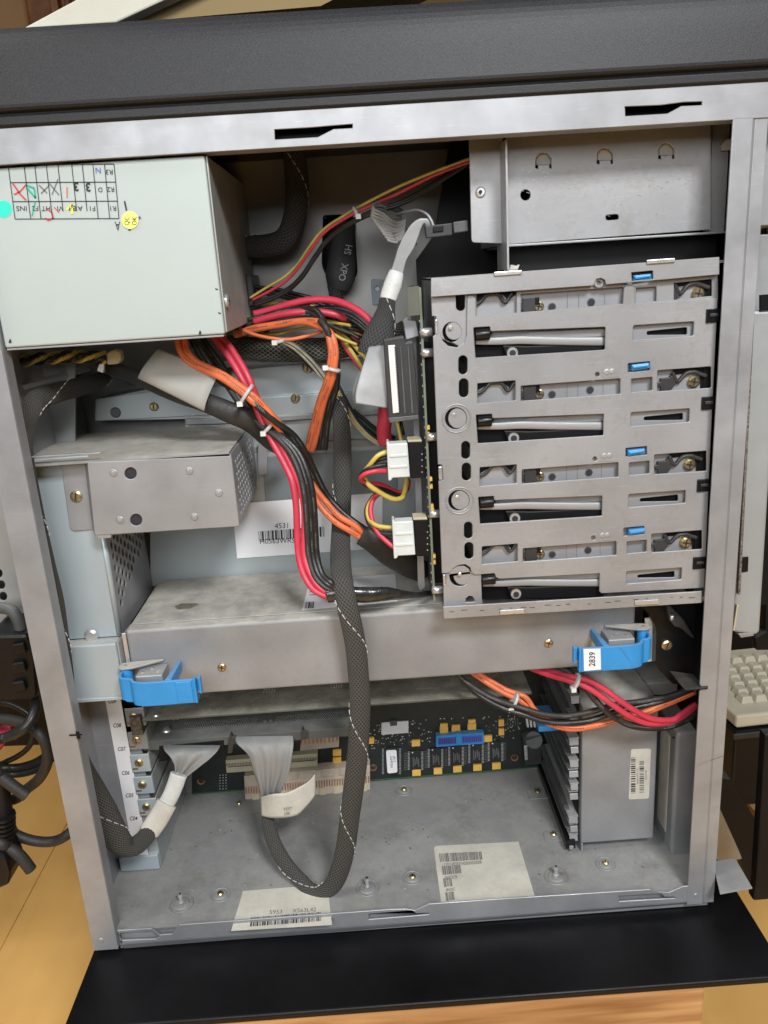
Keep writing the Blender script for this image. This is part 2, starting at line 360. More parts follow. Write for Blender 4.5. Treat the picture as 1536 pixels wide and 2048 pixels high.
def text(mb, s, p0, du, dv, pl, m, bold=0.):                          # lettering; p0 = px of baseline start, du = px per em along, dv = px per em up
    if (s, bold) not in _tx:
        cu = bpy.data.curves.new('t', 'FONT'); cu.body = s; cu.size = 1; cu.resolution_u = 3; cu.offset = bold
        o = bpy.data.objects.new('t', cu); sc.collection.objects.link(o); bpy.context.view_layer.update()
        me = bpy.data.meshes.new_from_object(o.evaluated_get(bpy.context.evaluated_depsgraph_get()))
        _tx[(s, bold)] = ([(q.co.x, q.co.y) for q in me.vertices], [tuple(f.vertices) for f in me.polygons])
        bpy.data.objects.remove(o); bpy.data.meshes.remove(me); bpy.data.curves.remove(cu)
    vs, fs = _tx[(s, bold)]
    return mb.add([pl(p0[0]+u*du[0]+v*dv[0], p0[1]+u*du[1]+v*dv[1]) for u, v in vs], fs, m)
def line(mb, a, b, wd, pl, m):
    dx, dy = b[0]-a[0], b[1]-a[1]; l = math.hypot(dx, dy); nx, ny = -dy/l*wd/2, dx/l*wd/2
    return mb.face([pl(a[0]+nx, a[1]+ny), pl(b[0]+nx, b[1]+ny), pl(b[0]-nx, b[1]-ny), pl(a[0]-nx, a[1]-ny)], m)
def bars(mb, quad, pl, m, n=40, seed=1, dens=.5):                     # barcode in a pixel quad (tl, tr, br, bl)
    rg = random.Random(seed); t = 0; ws = []
    while t < 1: w_ = rg.choice((1, 1, 2, 3))/(n*1.9); g = rg.choice((1, 1, 2))/(n*1.9); ws.append((t, min(1, t+w_))); t += w_+g
    A, B, C_, D_ = [V(q) for q in quad]
    for a, b in ws:
        mb.face([pl(*A.lerp(B, a)), pl(*A.lerp(B, b)), pl(*D_.lerp(C_, b)), pl(*D_.lerp(C_, a))], m)
# ------------------------------------------------------------------ things
ROOTS = []
def thing(name, label, cat, group=None):
    o = bpy.data.objects.new(name, None); sc.collection.objects.link(o); o.empty_display_size = .01
    o['label'] = label; o['category'] = cat
    if group: o['group'] = group
    ROOTS.append(o); return o
def tag(o, label, cat, group=None, kind=None):
    if label: o['label'] = label
    if cat: o['category'] = cat
    if group: o['group'] = group
    if kind: o['kind'] = kind
    return o
def screw(c, nrm, r, m, parent, slot=True, washer=None, name='screw', h=None, ang=.6, label=None):
    b = MB(); c = V(c); nrm = V(nrm).normalized(); h = h or r*.5
    if washer: b.disc(c, nrm, washer, .0003, 'silver', 24)
    b.disc(c, nrm, r, h*.6, m, 20); b.disc(c+nrm*h*.6, nrm, r, h*.4, m, 20, r*.72)
    if slot:
        a = nrm.orthogonal().normalized(); q = nrm.cross(a); d = a*math.cos(ang)+q*math.sin(ang); e = nrm.cross(d)
        for dd, ee in ((d, e),) if slot != 'x' else ((d, e), (e, d)):
            p = c+nrm*(h+.00005); L_ = r*.66; w_ = r*.13
            b.prism([p+dd*L_+ee*w_, p-dd*L_+ee*w_, p-dd*L_-ee*w_, p+dd*L_-ee*w_], nrm*.00004, 'ink')
    return b.build(name, parent, label=label)
FR = V((0, -1, 0)); UP = V((0, 0, 1))
def zat(x, y, Y): return P(x, y, Y).z
def wire(parent, pts, r, m, name='wire', label=None, seg=9, res=6, **k):
    fr = []; b = MB(); b.tube([P(*p) for p in pts], r, m, seg=seg, res=res, frames=fr, **k)
    if m in ('bwire', 'bwired', 'orange') and r > .0019:              # faint printed lettering along the jacket
        rg_ = random.Random(int(pts[0][0]*7+pts[0][1])); l = rg_.uniform(.004, .02); tot = fr[-1][5]
        while l < tot-.01:
            for q in range(rg_.randint(5, 11)):
                l += .0013
                if l > tot-.004: break
                i = max(1, next((n_ for n_ in range(len(fr)) if fr[n_][5] >= l), len(fr)-1)); t_ = (l-fr[i-1][5])/max(1e-9, fr[i][5]-fr[i-1][5])
                c = fr[i-1][0].lerp(fr[i][0], t_); d = (fr[i][0]-fr[i-1][0]).normalized(); f = V((0, -1, .35)).normalized(); f = (f-d*f.dot(d)).normalized(); sd = d.cross(f)
                c = c+f*(r+.00012); h_ = rg_.uniform(.0002, .00042)
                b.face([c-d*.00032-sd*h_, c+d*.00032-sd*h_, c+d*.00032+sd*h_, c-d*.00032+sd*h_], 'ink' if m == 'orange' else 'inkg')
            l += rg_.uniform(.006, .03)
    return b.build(name, parent, label=label)
def tie(parent, px, py, Y, rx, dirpx, wd=.0022, name='cable_tie', flat=.8, head=True):
    c = P(px, py, Y); d = (P(px+dirpx[0], py+dirpx[1], Y)-c).normalized(); b = MB()
    b.tube([c-d*wd/2, c+d*wd/2], rx, 'clear', seg=18, flat=flat, fd=(0, -1, 0), sub=False, cap=True)
    if head:
        s_ = d.cross(V((0, -1, 0))); h = c+s_*rx*.75+V((0, -rx*.5, 0))
        b.box(h.x-.0018, h.x+.0018, h.y-.0018, h.y+.0018, h.z-.0016, h.z+.0016, 'white')
    return b.build(name, parent)
# ================================================================== SETTING
ZF = P(700, 1822, .005).z                 # top of the server's floor pan
ZS = P(245, 1907, 0).z                    # top of the black base
XL, XR = P(2, 695, 0).x, P(1466, 240, 0).x
YB = .170                                 # inner face of the far panel
XO = P(42, 1200, 0).x+.0002           # outer (rear) side of the case
ZG = -.60                                 # room floor
m = MB()
for i in range(24):                       # floor boards running away from the camera
    x = -2.2+i*.19; m.box(x+.0003, x+.1897, -1.6, 3.2, ZG-.02, ZG, 'floor')
tag(m.build('floor', bev=.0012), None, None, kind='structure')
m = MB(); m.box(-3, 3, 2.6, 2.65, ZG, 2.2, 'brownw'); m.box(-3, -.5, 2.5, 2.6, ZG, 2.2, 'wall')
tag(m.build('wall'), None, None, kind='structure')
t = thing('door_frame', 'brown wooden door frame against the tan wall in the top left corner', 'door frame')
m = MB(); a = P(50, 0, 2.45); m.box(a.x+.02, a.x+.19, 2.38, 2.5, ZG, 2.2, 'trim'); m.build('frame', t, .01)
m = MB(); m.box(a.x+.11, a.x+.135, 2.34, 2.38, ZG, 2.2, 'trim'); m.box(a.x+.155, a.x+.17, 2.34, 2.38, ZG, 2.2, 'trim'); m.build('moulding', t, .004)

# wooden block under the server
YW = PZ(768, 2012, ZS).y+.004
xb = P(1409, 2000, YW).x
m = MB(); m.box(-.235, xb, YW, .20, ZG+.001, ZS-.0062, 'block')
m.build('b', None, .002); o = sc.objects['b']; o.name = 'wooden_block'
tag(o, 'worn pale wooden block under the black base of the open computer', 'wooden block')

# beige case lying on top of the server, far upper left
t = thing('beige_case', 'pale beige case with a slanted edge resting on top of the black cover', 'case')
ZT = P(20, 62, .01).z
m = MB(); q = [PZ(38, 58, ZT+.001), PZ(232, 45, ZT+.001)]
yb = .035
A = P(40, 59, yb); B = P(230, 46, yb); zt = A.z
m.prism([A, B, P(340, -5, yb), P(700, -180, yb), P(420, -160, yb), P(148, 1, yb)], (0, .012, 0), 'beige')
m.build('front_face', t, .001)
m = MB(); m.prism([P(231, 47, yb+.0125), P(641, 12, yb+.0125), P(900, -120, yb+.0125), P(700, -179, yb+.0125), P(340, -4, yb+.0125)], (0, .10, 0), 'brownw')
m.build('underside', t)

# ================================================================== SERVER CASE
case = thing('server_case', 'open steel tower case with black top cover, side frame and dusty floor pan', 'computer case')
# --- top rail
m = MB()
s1 = [(549, 259), (620, 255), (667, 251), (705, 248), (705, 256), (667, 258), (636, 274), (550, 279)]
s2 = [(1250, 213), (1323, 210), (1368, 204), (1404, 203), (1404, 210), (1363, 212), (1335, 227), (1251, 232)]
plY(m, [(-260, 346), (1620, 230), (1620, 150), (-260, 262)], [s1, s2], 0, .0015, 'zincb')
zr_ = P(700, 287, 0).z
m.box(XL-.03, XR+.03, .0016, .016, zr_+.0002, zr_+.0014, 'zincb')
m.build('top_rail', case)
m = MB(); m.box(XL-.03, XR+.03, .012, .0125, zr_+.0016, zr_+.028, 'black'); m.build('rail_backing', case)  # back sheet painted black for the dark cavity behind the slots
# --- top cover: swept profile
z0 = P(768, 205, 0).z; zt = P(768, 12, .004).z
_c = [(-.0054+.0092*(t**6*.55+.45*t), z0+.0095+(zt-z0-.0095)*t) for t in [i/14 for i in range(15)]]
prof = [(-.0010, z0-.0006), (-.0022, z0-.0002), (-.0022, z0+.0042), (-.0008, z0+.0048), (-.0008, z0+.0058), (-.0040, z0+.0066), (-.0052, z0+.0080)]+_c+[(.012, zt+.001), (.19, zt-.004), (.19, z0-.004), (.003, z0-.004)]
m = MB(); xa, xb2 = -.30, .34; n = len(prof); K = 40
pr = []
for i in range(n-1):
    pr.append(prof[i])
pr.append(prof[-1])
vs = []
for x in (xa, xb2): vs += [(x, a, b) for a, b in pr]
n = len(pr); m.add(vs, [(i, i+1, n+i+1, n+i) for i in range(n-1)]+[(n-1, 0, n, 2*n-1)], 'cover')
m.add(vs, [tuple(range(n)), tuple(range(n, 2*n))[::-1]], 'cover')
o = m.build('top_cover', case, .0012, 3)
# --- rear post (left) and its return
lx = lambda y: 42+(y-1200)*.204; rx = lambda y: 110+(y-1200)*.188-(.0 if y > 1200 else 0)
XPL = P(42, 1200, 0).x
zb = P(200, 1901, 0).z; zt2 = P(0, 331, 0).z
m = MB(); m.prism([(XPL, 0, zb), (XL, 0, zb), (XL, 0, zt2+.002), (XPL, 0, zt2+.002)], (0, .0015, 0), 'zincb')
m.box(XPL, XPL+.0014, .0016, .02, zb, zt2, 'zincb'); m.box(XL-.0014, XL, .0016, .013, zb, zt2, 'zincb')
m.build('rear_post', case, .0004)
m = MB(); c = P(147, 1470, -.0003); m.box(c.x-.003, c.x+.006, -.0006, -.0002, c.z-.0007, c.z+.0007, 'black'); m.box(c.x+.002, c.x+.0045, -.001, -.0002, c.z-.003, c.z+.003, 'black'); m.build('clip', case, .0002)
m = MB(); c = P(202, 1881, 0); m.disc(c, FR, .0022, .0004, 'zincb', 20, .0016); m.build('rivet', case)
# --- front post (right)
zb2 = P(1400, 1808, 0).z
x1 = P(1520, 500, 0).x
m = MB(); xm = XR+(x1-XR)*.56; zn = P(1405, 1376, 0).z
m.prism([(XR, 0, zb2), (xm, 0, zb2), (xm, 0, zt2+.001), (XR, 0, zt2+.001), (XR, 0, zn+.0025), (XR+.0012, 0, zn+.0012), (XR+.0058, 0, zn+.0012), (XR+.0058, 0, zn-.0012), (XR+.0012, 0, zn-.0012), (XR, 0, zn-.0025)], (0, .0015, 0), 'zincb')
m.prism([(xm, 0, zb2), (xm+.0015, .0009, zb2), (xm+.0015, .0009, zt2), (xm, 0, zt2)], (0, .0015, 0), 'zincb')
m.box(xm+.0015, x1, .0009, .0024, zb2, zt2+.001, 'zincb')
m.box(x1-.0015, x1, .0024, .016, zb2, zt2, 'zincb')
m.build('front_post', case, .0003)
m = MB(); m.box(XR+.0012, XR+.0058, .002, .003, zn-.003, zn+.003, 'blackm'); m.build('slot', case)
m = MB(); c = P(1392, 1791, 0); m.disc(c, FR, .002, .0004, 'zincb', 20, .0015); m.build('rivet', case)
m = MB(); line(m, (1391, 1534), (1420, 1521), 1.6, onY(-.0003), 'zinc'); line(m, (1420, 1521), (1447, 1512), 1.2, onY(-.0003), 'inkg'); m.build('scratch', case)
# --- bottom rail
m = MB()
top = [(235, 1861), (303, 1857), (320, 1870), (344, 1868), (357, 1850), (600, 1832), (780, 1819), (812, 1818), (830, 1821), (858, 1808), (1000, 1798), (1300, 1779), (1318, 1784), (1338, 1785), (1366, 1773), (1380, 1772)]
sl = [[(737, 1828), (824, 1821), (832, 1827), (858, 1826), (858, 1829), (826, 1832), (738, 1839)], [(1238, 1792), (1322, 1787), (1330, 1794), (1350, 1794), (1350, 1797), (1326, 1798), (1239, 1803)],
      [(240, 1866), (306, 1862), (318, 1874), (312, 1878), (241, 1881)]]
plY(m, top+[(1380, 1803), (245, 1888)], sl, .0004, .0015, 'zincb')
m.prism([P(243, 1889, .0004), P(1380, 1804, .0004), P(1380, 1813, .0004)+V((0, .003, 0)), P(246, 1903, .0004)+V((0, .003, 0))], (0, .001, 0), 'zincb')
m.build('bottom_rail', case)
# --- floor pan
m = MB(); m.box(XO+.0005, XR+.0185, .0021, YB+.002, ZF-.0015, ZF, 'pan'); m.box(XL, XR+.018, .0045, .006, ZS+.001, ZF-.0016, 'zincdusty'); m.build('floor_pan', case)
def dimple(px, py, r=.0075):
    c = PZ(px, py, ZF); b = MB(); b.tube([c+V((math.cos(a)*r, math.sin(a)*r, 0)) for a in [2*math.pi*k/32 for k in range(33)]], .0007, 'pan', seg=6, sub=False, fd=(0, 0, 1), cap=False)
    b.disc(c+V((0, 0, .00015)), UP, r*.75, .0007, 'pan', 28, r*.62); b.build('embossed_ring', case); return c+V((0, 0, .0008))
for px, py in ((441, 1790), (825, 1756), (808, 1581), (1211, 1728)):
    screw(dimple(px, py), UP, .0027, 'brass', case, 'x', name='floor_screw', h=.002)
for px, py in ((363, 1808), (735, 1776), (1112, 1753)):
    c = dimple(px, py, .009); b = MB(); b.disc(c, UP, .0030, .0015, 'zinc', 6); b.disc(c+V((0, 0, .0015)), UP, .0016, .0055, 'silver', 16, smooth=True); b.disc(c+V((0, 0, .007)), UP, .0020, .0022, 'silver', 16, smooth=True); b.disc(c+V((0, 0, .0092)), UP, .0010, .0001, 'ink', 12); b.build('standoff', case)
for px, py, r in ((1107, 1671, 1), (1075, 1586, 1)):
    c = PZ(px, py, ZF); b = MB(); b.prism([PZ(px+a, py+q, ZF+.0001) for a, q in rnd([(-22, -6), (26, -9), (34, 10), (-16, 14)], 5)], (0, 0, .0008), 'pan'); b.build('embossed_pad', case, .0003)
    screw(c+V((0, 0, .001)), UP, .0027, 'brass', case, name='floor_screw', h=.002)
screw(PZ(478, 1608, ZF), UP, .0022, 'brass', case, 'x', name='floor_screw', h=.002)
# --- paper labels stuck on the floor pan
oz = onZ(ZF+.0004)
m = MB(); m.face([oz(*p) for p in rnd([(867, 1692), (1037, 1683), (1072, 1800), (883, 1812)], 8, (0,))], 'oldpaper'); ozz = onZ(ZF+.0006)
for i, (a, b_, c_, d_, tx, n_) in enumerate(((878, 1707, 964, 1703, '11S97H8582YA0000000008', 60), (883, 1733, 921, 1730, 'SP#F19278', 26), (886, 1757, 903, 1756, '#N2NC', 12), (890, 1785, 907, 1783, 'A', 12))):
    bars(m, [(a, b_), (c_, d_), (c_+2.5, d_+16), (a+2.5, b_+17)], ozz, 'inkg', n_, 5+i)
    if tx != 'A': text(m, tx, (a+6, b_+26), (11.2*(.62 if n_ > 50 else .5), -.5), (-.8, -9.5), ozz, 'inkg')
m.build('paper_label', case, label='stained cream paper label with barcodes on the floor pan')
m = MB(); m.face([oz(*p) for p in [(486, 1782), (655, 1768), (664, 1850), (462, 1862)]], 'oldpaper')
text(m, '5953', (538, 1828), (13.5, -.7), (1.5, -11), ozz, 'inkg'); text(m, 'X563L42', (584, 1825), (13, -.7), (1.5, -11), ozz, 'inkg')
bars(m, [(502, 1835), (643, 1824), (643, 1842), (500, 1853)], ozz, 'ink', 70, 9)
m.build('paper_label', case, label='worn beige label half hidden behind the bottom rail')
m = MB(); rg = random.Random(31)
for i in range(110):
    x = rg.uniform(XO+.02, XR); y = rg.uniform(.01, .15); l_ = rg.uniform(.0004, .0013); a_ = rg.uniform(0, 3.1)
    c = V((x, y, ZF+.0003)); d = V((math.cos(a_), math.sin(a_), 0))*l_; e = V((-d.y, d.x, 0))*.35
    m.face([c-d-e, c+d-e, c+d+e, c-d+e], rg.choice(('oldpaper', 'grime', 'grime', 'inkg')))
o = m.build('lint_specks', case); o['kind'] = 'stuff'
# --- far panel, roof, rear wall with round vents, front wall
m = MB(); hole = rnd([(648, 433), (706, 430), (713, 545), (708, 556), (655, 553), (645, 530)], 14)
plate(m, [(XO+.002, .0), (XR+.0175, .0), (XR+.0175, zr_+.0175), (XO+.002, zr_+.0175)], [[(q.x, q.z) for q in (P(a, b, YB) for a, b in hole)]], lambda u, v, w_: V((u, YB+.00075-w_, v)), .0015, 'upper')
m.box(XO+.002, XR+.0175, YB+.028, YB+.029, ZF, .26, 'black')
m.box(XO+.002, XR+.0175, YB, YB+.0015, ZF, -.0001, 'upper'); m.build('far_panel', case)
m = MB(); m.box(XO, XR+.018, .0165, YB, zr_+.018, zr_+.0195, 'upper'); m.build('roof_panel', case)
m = MB(); hs = []; X0 = XO+.0016
for j in range(34):
    for i in range(3):
        hs.append(circ(.022+i*.0078+(j % 2)*.0039, ZF+.022+j*.0068, .0028, n=10))
plate(m, [(.0135, ZF), (YB, ZF), (YB, zr_+.017), (.0135, zr_+.017)], hs, lambda u, v, w_: V((X0+w_, u, v)), .0014, 'zincb', .0002)
m.build('rear_wall', case)
m = MB(); m.box(XR+.018, XR+.0195, .0165, YB, ZF, zr_+.017, 'black'); m.build('front_wall', case)
m = MB(); ys = PZ(768, 2012, ZS).y; xs1 = PZ(1536, 1882, ZS).x; xs0 = PZ(185, 1906, ZS).x; m.box(xs0, xs1, ys, YB+.03, ZS-.006, ZS, 'skirt'); print('SK', ys, xs0, xs1, XO, XL, XR, ZS, ZF)
m.build('base', case, .0016, 3)
# --- mid steel rails in front of the far panel
def rail(pts, Y, d, mt, name='cross_rail', bev=.0005):
    b = MB(); b.prism([P(x, y, Y) for x, y in pts], (0, d, 0), mt); return b.build(name, case, bev)
rail([(190, 800), (480, 740), (860, 700), (860, 776), (480, 797), (190, 842)], .140, .028, 'panel')
rail([(190, 800), (500, 797), (860, 772), (860, 815), (500, 836), (190, 842)], .134, .034, 'panel')
rail([(370, 838), (500, 836), (860, 812), (860, 822), (500, 846), (370, 850)], .131, .037, 'zincdusty')
rail([(370, 850), (500, 846), (860, 822), (860, 872), (500, 892), (370, 897)], .137, .030, 'panel')
rail([(440, 897), (860, 872), (860, 886), (440, 910)], .129, .038, 'zincdusty')
rail([(300, 905), (860, 885), (860, 1165), (300, 1172)], .1295, .038, 'duct', 'duct_panel')
rail(rnd([(524, 914), (792, 897), (796, 996), (531, 1006)], 6), .1285, .0008, 'patch', 'cover_plate')
rail(rnd([(516, 880), (533, 872), (535, 948), (516, 952)], 4), .1215, .0012, 'zinc', 'bracket_tab')
rail(rnd([(340, 735), (534, 712), (534, 722), (528, 727), (340, 747)], 3), .130, .012, 'zinc', 'channel')
rail(rnd([(190, 798), (330, 780), (470, 772), (500, 770), (500, 800), (420, 830), (195, 842)], 5), .132, .0014, 'panel', 'bracket_plate')
for px, py, Y, r in ((615, 735, .139, .0042), (591, 796, .1335, .0036), (308, 813, .1315, .0034), (436, 806, .1315, .003)): screw(P(px, py, Y), FR, r, 'brass', case, name='panel_screw')
m = MB(); c = P(231, 825, .1315); m.disc(c, FR, .0042, .0008, 'dgrey', 20, .0035); m.build('rivet', case)
# --- side trim: pad near the black oval
m = MB(); plY(m, rnd([(742, 558), (776, 560), (776, 607), (745, 611)], 5), [circ(754, 577, 5)], YB-.002, .0015, 'patch'); m.build('latch_plate', case)
# white barcode label on the duct panel
ol = onY(.1282); om = onY(.1280)
m = MB(); m.face([ol(*p) for p in [(464, 1008), (765, 985), (765, 1096), (474, 1117)]], 'paper')
text(m, '4531', (549, 1057), (15, -.6), (.5, -15), om, 'ink'); text(m, 'H0563WRS', (519, 1088), (14.6, -.6), (.5, -14), om, 'ink'); text(m, 'RS', (612, 1053), (14, -.6), (.5, -13), om, 'ink')
bars(m, [(517, 1063), (648, 1053), (649, 1073), (518, 1082)], om, 'ink', 55, 3)
m.build('barcode_label', case, label='white barcode label on the pale duct panel')

# ================================================================== POWER SUPPLY
YP = .004; XPR = P(450, 668, YP).x
psu = thing('power_supply', 'large pale green-grey power supply box with stamped table and yellow sticker', 'power supply')
zlo = P(450, 668, YP).z; zhi = zr_-.001
m = MB(); m.box(XL+.0006, XPR, YP, .165, zlo, zhi, 'psu'); o = m.build('shell', psu, .0012, 3)
m = MB(); m.box(XPR+.0001, XPR+.0012, YP+.0025, .1648, zlo+.001, zhi, 'psuside'); m.build('side_plate', psu, .0003)
m = MB(); m.box(XL+.001, XPR-.001, YP+.001, YP+.012, zlo-.0016, zlo-.0004, 'zinc'); m.build('bottom_flange', psu, .0003)
op = onY(YP-.0002); oq = onY(YP-.0004)
m = MB()
for x, y in ((20, 683), (400, 666)): m.face([oq(x-3, y+3), oq(x+3, y+3), oq(x+2, y-4), oq(x-1, y-5)], 'ink')
for x, y in ((433, 577), (439, 625)): m.face([oq(x-3, y-1), oq(x+3, y+1), oq(x+3, y+3), oq(x-2, y+2)], 'ink')
m.build('notch_marks', psu)
# stamped table, upside down
m = MB()
tl, tr_, br, bl = (16, 329), (228, 328), (238, 437), (30, 438)
V2 = lambda a, b, t: (a[0]+(b[0]-a[0])*t, a[1]+(b[1]-a[1])*t)
for t_ in (0, .33, .68, 1): line(m, V2(tl, bl, t_), V2(tr_, br, t_), 1.6, oq, 'ink')
cols = [0, .15, .25, .36, .47, .60, .70, .80, .91, 1]
for i, t_ in enumerate(cols):
    a, b = V2(tl, tr_, t_), V2(bl, br, t_-.0); line(m, a, b if i in (0, 1, 2, 3, 7, 8, 9) else V2(a, b, .86), 1.6, oq, 'ink')
up = (-.9, 11)                                                          # text reads upside down
def ut(s, x, y, h=14, w_=14, mt='ink', b=0.): text(m, s, (x, y), (-w_, .2), (-h*.07*-1, h), oq, mt, b)
ut('R3', 226, 339); ut('R2', 229, 374); ut('R1', 233, 412); ut('N', 202, 335, 17, 16, 'inkb'); ut('D', 205, 375, 13, 13)
ut('F1', 191, 412, 14, 15); ut('A', 165, 412, 14, 15); ut('B/I', 152, 412, 14, 14); ut('VI', 126, 412, 14, 15); ut('HT', 101, 412, 14, 14); ut('F2', 77, 412, 14, 14); ut('INS', 54, 412, 14, 15)
ut('3', 181, 366, 24, 22, 'ink', .03); ut('3', 157, 365, 24, 22, 'ink', .03)
ut('A', 240, 443, 26, 16)
def scrawl(pts, mt, w_=2.2):
    for a, b in zip(pts, pts[1:]): line(m, a, b, w_, oq, mt)
scrawl([(25, 366), (40, 388), (52, 400)], 'inkr', 3); scrawl([(28, 389), (40, 383), (52, 369)], 'inkr', 3)
scrawl([(52, 370), (68, 376), (71, 396), (54, 376)], 'inkgr', 3.5); scrawl([(70, 404), (64, 432)], 'inkgr', 3)
scrawl([(78, 370), (94, 386)], 'inkg'); scrawl([(82, 387), (98, 371)], 'inkg'); scrawl([(98, 366), (118, 390)], 'inkg'); scrawl([(104, 389), (116, 358)], 'inkg')
scrawl([(134, 374), (134, 396)], 'inkr', 2); scrawl([(92, 417), (104, 425), (107, 437), (96, 441), (90, 436)], 'inkr', 2.4)
scrawl([(108, 414), (118, 425)], 'inkr', 2); scrawl([(133, 419), (145, 409), (144, 428)], 'inky', 5)
scrawl([(249, 402), (253, 421)], 'ink', 3); scrawl([(259, 455), (259, 461)], 'ink', 5); scrawl([(276, 437), (281, 434)], 'inkb', 5)
m.build('stamped_table', psu)
m = MB(); m.face([op(*p) for p in circ(6, 418, 18, 17, 30)], 'dotg'); m.build('round_sticker', psu, label='turquoise round sticker')
m = MB(); c = onY(YP-.0006); m.face([c(*p) for p in circ(260, 440, 17, 18, 30)], 'doty')
c2_ = onY(YP-.0008); text(m, 'QC', (258, 451), (0.4, -12), (-13.5, -.4), c2_, 'ink'); text(m, 'OK', (273, 451), (.4, -12), (-13.5, -.4), c2_, 'ink')
m.build('round_sticker', psu, label='yellow round sticker reading QC OK')
screw(PX(452, 602, XPR+.0013), (1, 0, 0), .0042, 'silver', psu, 'x'); screw(PX(510, 596, XPR+.0013), (1, 0, 0), .0038, 'silver', psu, 'x')
m = MB()
for a, b, c, d in ((436, 362, 450, 400), (478, 440, 489, 490), (488, 533, 500, 575)): m.face([PX(a, b, XPR+.0014), PX(a+12, b+6, XPR+.0014), PX(c+4, d, XPR+.0014), PX(c-6, d-3, XPR+.0014)], 'zinc')
m.build('foil_label', psu)
m = MB(); m.box(XPR+.0013, XPR+.006, .115, .158, zlo+.012, zlo+.034, 'dark'); m.build('cable_outlet', psu, .001)

# ================================================================== MEDIA BAY (upper right)
YM = .034
bay = thing('media_bay', 'empty grey upper drive bay plate with bent tongues below the top rail', 'drive bay')
m = MB()
def tong(x, y): return [(x-16, y+14), (x-15, y-6), (x-8, y-15), (x, y-17), (x+8, y-15), (x+15, y-6), (x+16, y+14), (x+12, y+14), (x+12, y+7), (x-11, y+8), (x-11, y+15)]
tg = [(1087, 322), (1210, 313), (1333, 303)]
plY(m, [(1012, 240), (1422, 215), (1422, 459), (1015, 489)], [tong(*q) for q in tg]+[circ(1051, 390, 10, 11), rnd([(1211, 430), (1237, 428), (1238, 439), (1212, 441)], 5)], YM, .0014, 'cage')
m.build('bay_plate', bay)
m = MB()
for x, y in tg: m.prism([P(a, b, YM+.004) for a, b in [(x-15, y+8), (x-15, y-6), (x-8, y-15), (x, y-17), (x+8, y-15), (x+15, y-6), (x+15, y+7)]], (0, .0012, 0), 'oldpaper'); m.build('bent_tongue', bay, .0003); m = MB()
m = MB(); zl = P(1015, 489, YM).z; xr_ = P(1422, 300, YM).x
m.box(xr_+.0005, XR+.016, YM+.006, YM+.0074, zl, zr_+.016, 'cage'); m.prism([(xr_, YM, zl), (xr_+.003, YM+.006, zl), (xr_+.003, YM+.006, zr_+.016), (xr_, YM, zr_+.016)], (0, .0014, 0), 'cage'); m.build('corner_step', bay)
m = MB(); m.prism([P(a, b, YM+.003) for a, b in [(1443, 290), (1452, 279), (1462, 277), (1462, 300), (1443, 301)]], (0, .001, 0), 'oldpaper'); m.build('bent_tongue', bay)
m = MB(); m.box(P(1015, 489, YM).x, XR+.016, YM, YM+.11, zl-.0014, zl-.0001, 'cage'); m.build('bay_floor', bay, .0003)
xe = P(1012, 400, .018).x; ze = P(1013, 540, .018).z
m = MB(); m.box(xe, xe+.0013, .0175, YM+.02, ze, zr_-.0005, 'cage'); m.box(xe, xe+.0012, YM+.0202, YM+.11, zl, zr_-.0005, 'cage'); m.build('upright_fin', bay, .0002)
m = MB(); plY(m, rnd([(937, 240), (1006, 240), (1006, 487), (943, 485)], 7, (3,)), [], YM+.002, .0014, 'cage'); m.build('mounting_flange', bay)
screw(P(961, 384, YM+.002), FR, .0032, 'silver', bay, False, name='rivet'); m = MB(); m.disc(P(961, 384, YM-.0002), FR, .0012, .0002, 'ink'); m.build('rivet_hole', bay)
m = MB(); m.prism([P(x, y, .125) for x, y in [(905, 250), (1100, 240), (1100, 640), (838, 640), (832, 520), (868, 470)]], (0, .002, 0), 'black'); m.build('dark_gap_sheet', bay)  # black sheet added to paint the dark gap left of the bay
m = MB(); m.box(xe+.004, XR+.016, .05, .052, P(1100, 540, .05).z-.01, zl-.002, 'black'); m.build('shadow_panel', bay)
m = MB(); rg = random.Random(21)
for i in range(170):
    x = rg.uniform(1020, 1400); y = 338+abs(rg.gauss(0, 42))-.06*(x-1020); a_ = rg.uniform(-.6, .6); l_ = rg.uniform(2, 7)
    if y < 470-.07*(x-1020): line(m, (x, y), (x+l_*math.cos(a_), y+l_*math.sin(a_)), .8, onY(YM-.0002), 'silver')
m.build('scratches', bay)
m = MB(); m.prism([P(a, b, .028) for a, b in [(1018, 541), (1022, 529), (1034, 532), (1040, 528), (1036, 540)]], (0, .006, 0), 'oldpaper'); m.build('torn_foam', bay, .001)

# ================================================================== DRIVE CAGE
YC = .008; PITCH = .0549
cage = thing('drive_cage', 'grey steel cage with four levels of cut-outs holding the drives', 'drive cage')
R = lambda pts, r=3: rnd(pts, r)
rows = []   # holes drawn for level 1, moved by whole pitches
base = dict(
 lever=R([(952, 830), (984, 828), (985, 837), (1208, 828), (1207, 871), (956, 887)], 2),
 spring=R([(955, 767), (1031, 761), (1031, 801), (955, 807)], 2),
 long=R([(1042, 772), (1241, 757), (1241, 788), (1042, 802)], 2),
 blue=R([(1256, 727), (1300, 723), (1300, 741), (1256, 745)], 2),
 sq=R([(1263, 758), (1305, 754), (1305, 781), (1263, 785)], 2),
 win=R([(1262, 825), (1380, 817), (1379, 844), (1261, 853)], 3),
 clip=R([(1315, 741), (1423, 733), (1423, 776), (1315, 783)], 3),
 disc=circ(912, 837, 22, 22, 24),
 o1=caps(926, 711, 749, 9), o2=caps(927.5, 757, 795, 9.5))
hs = []
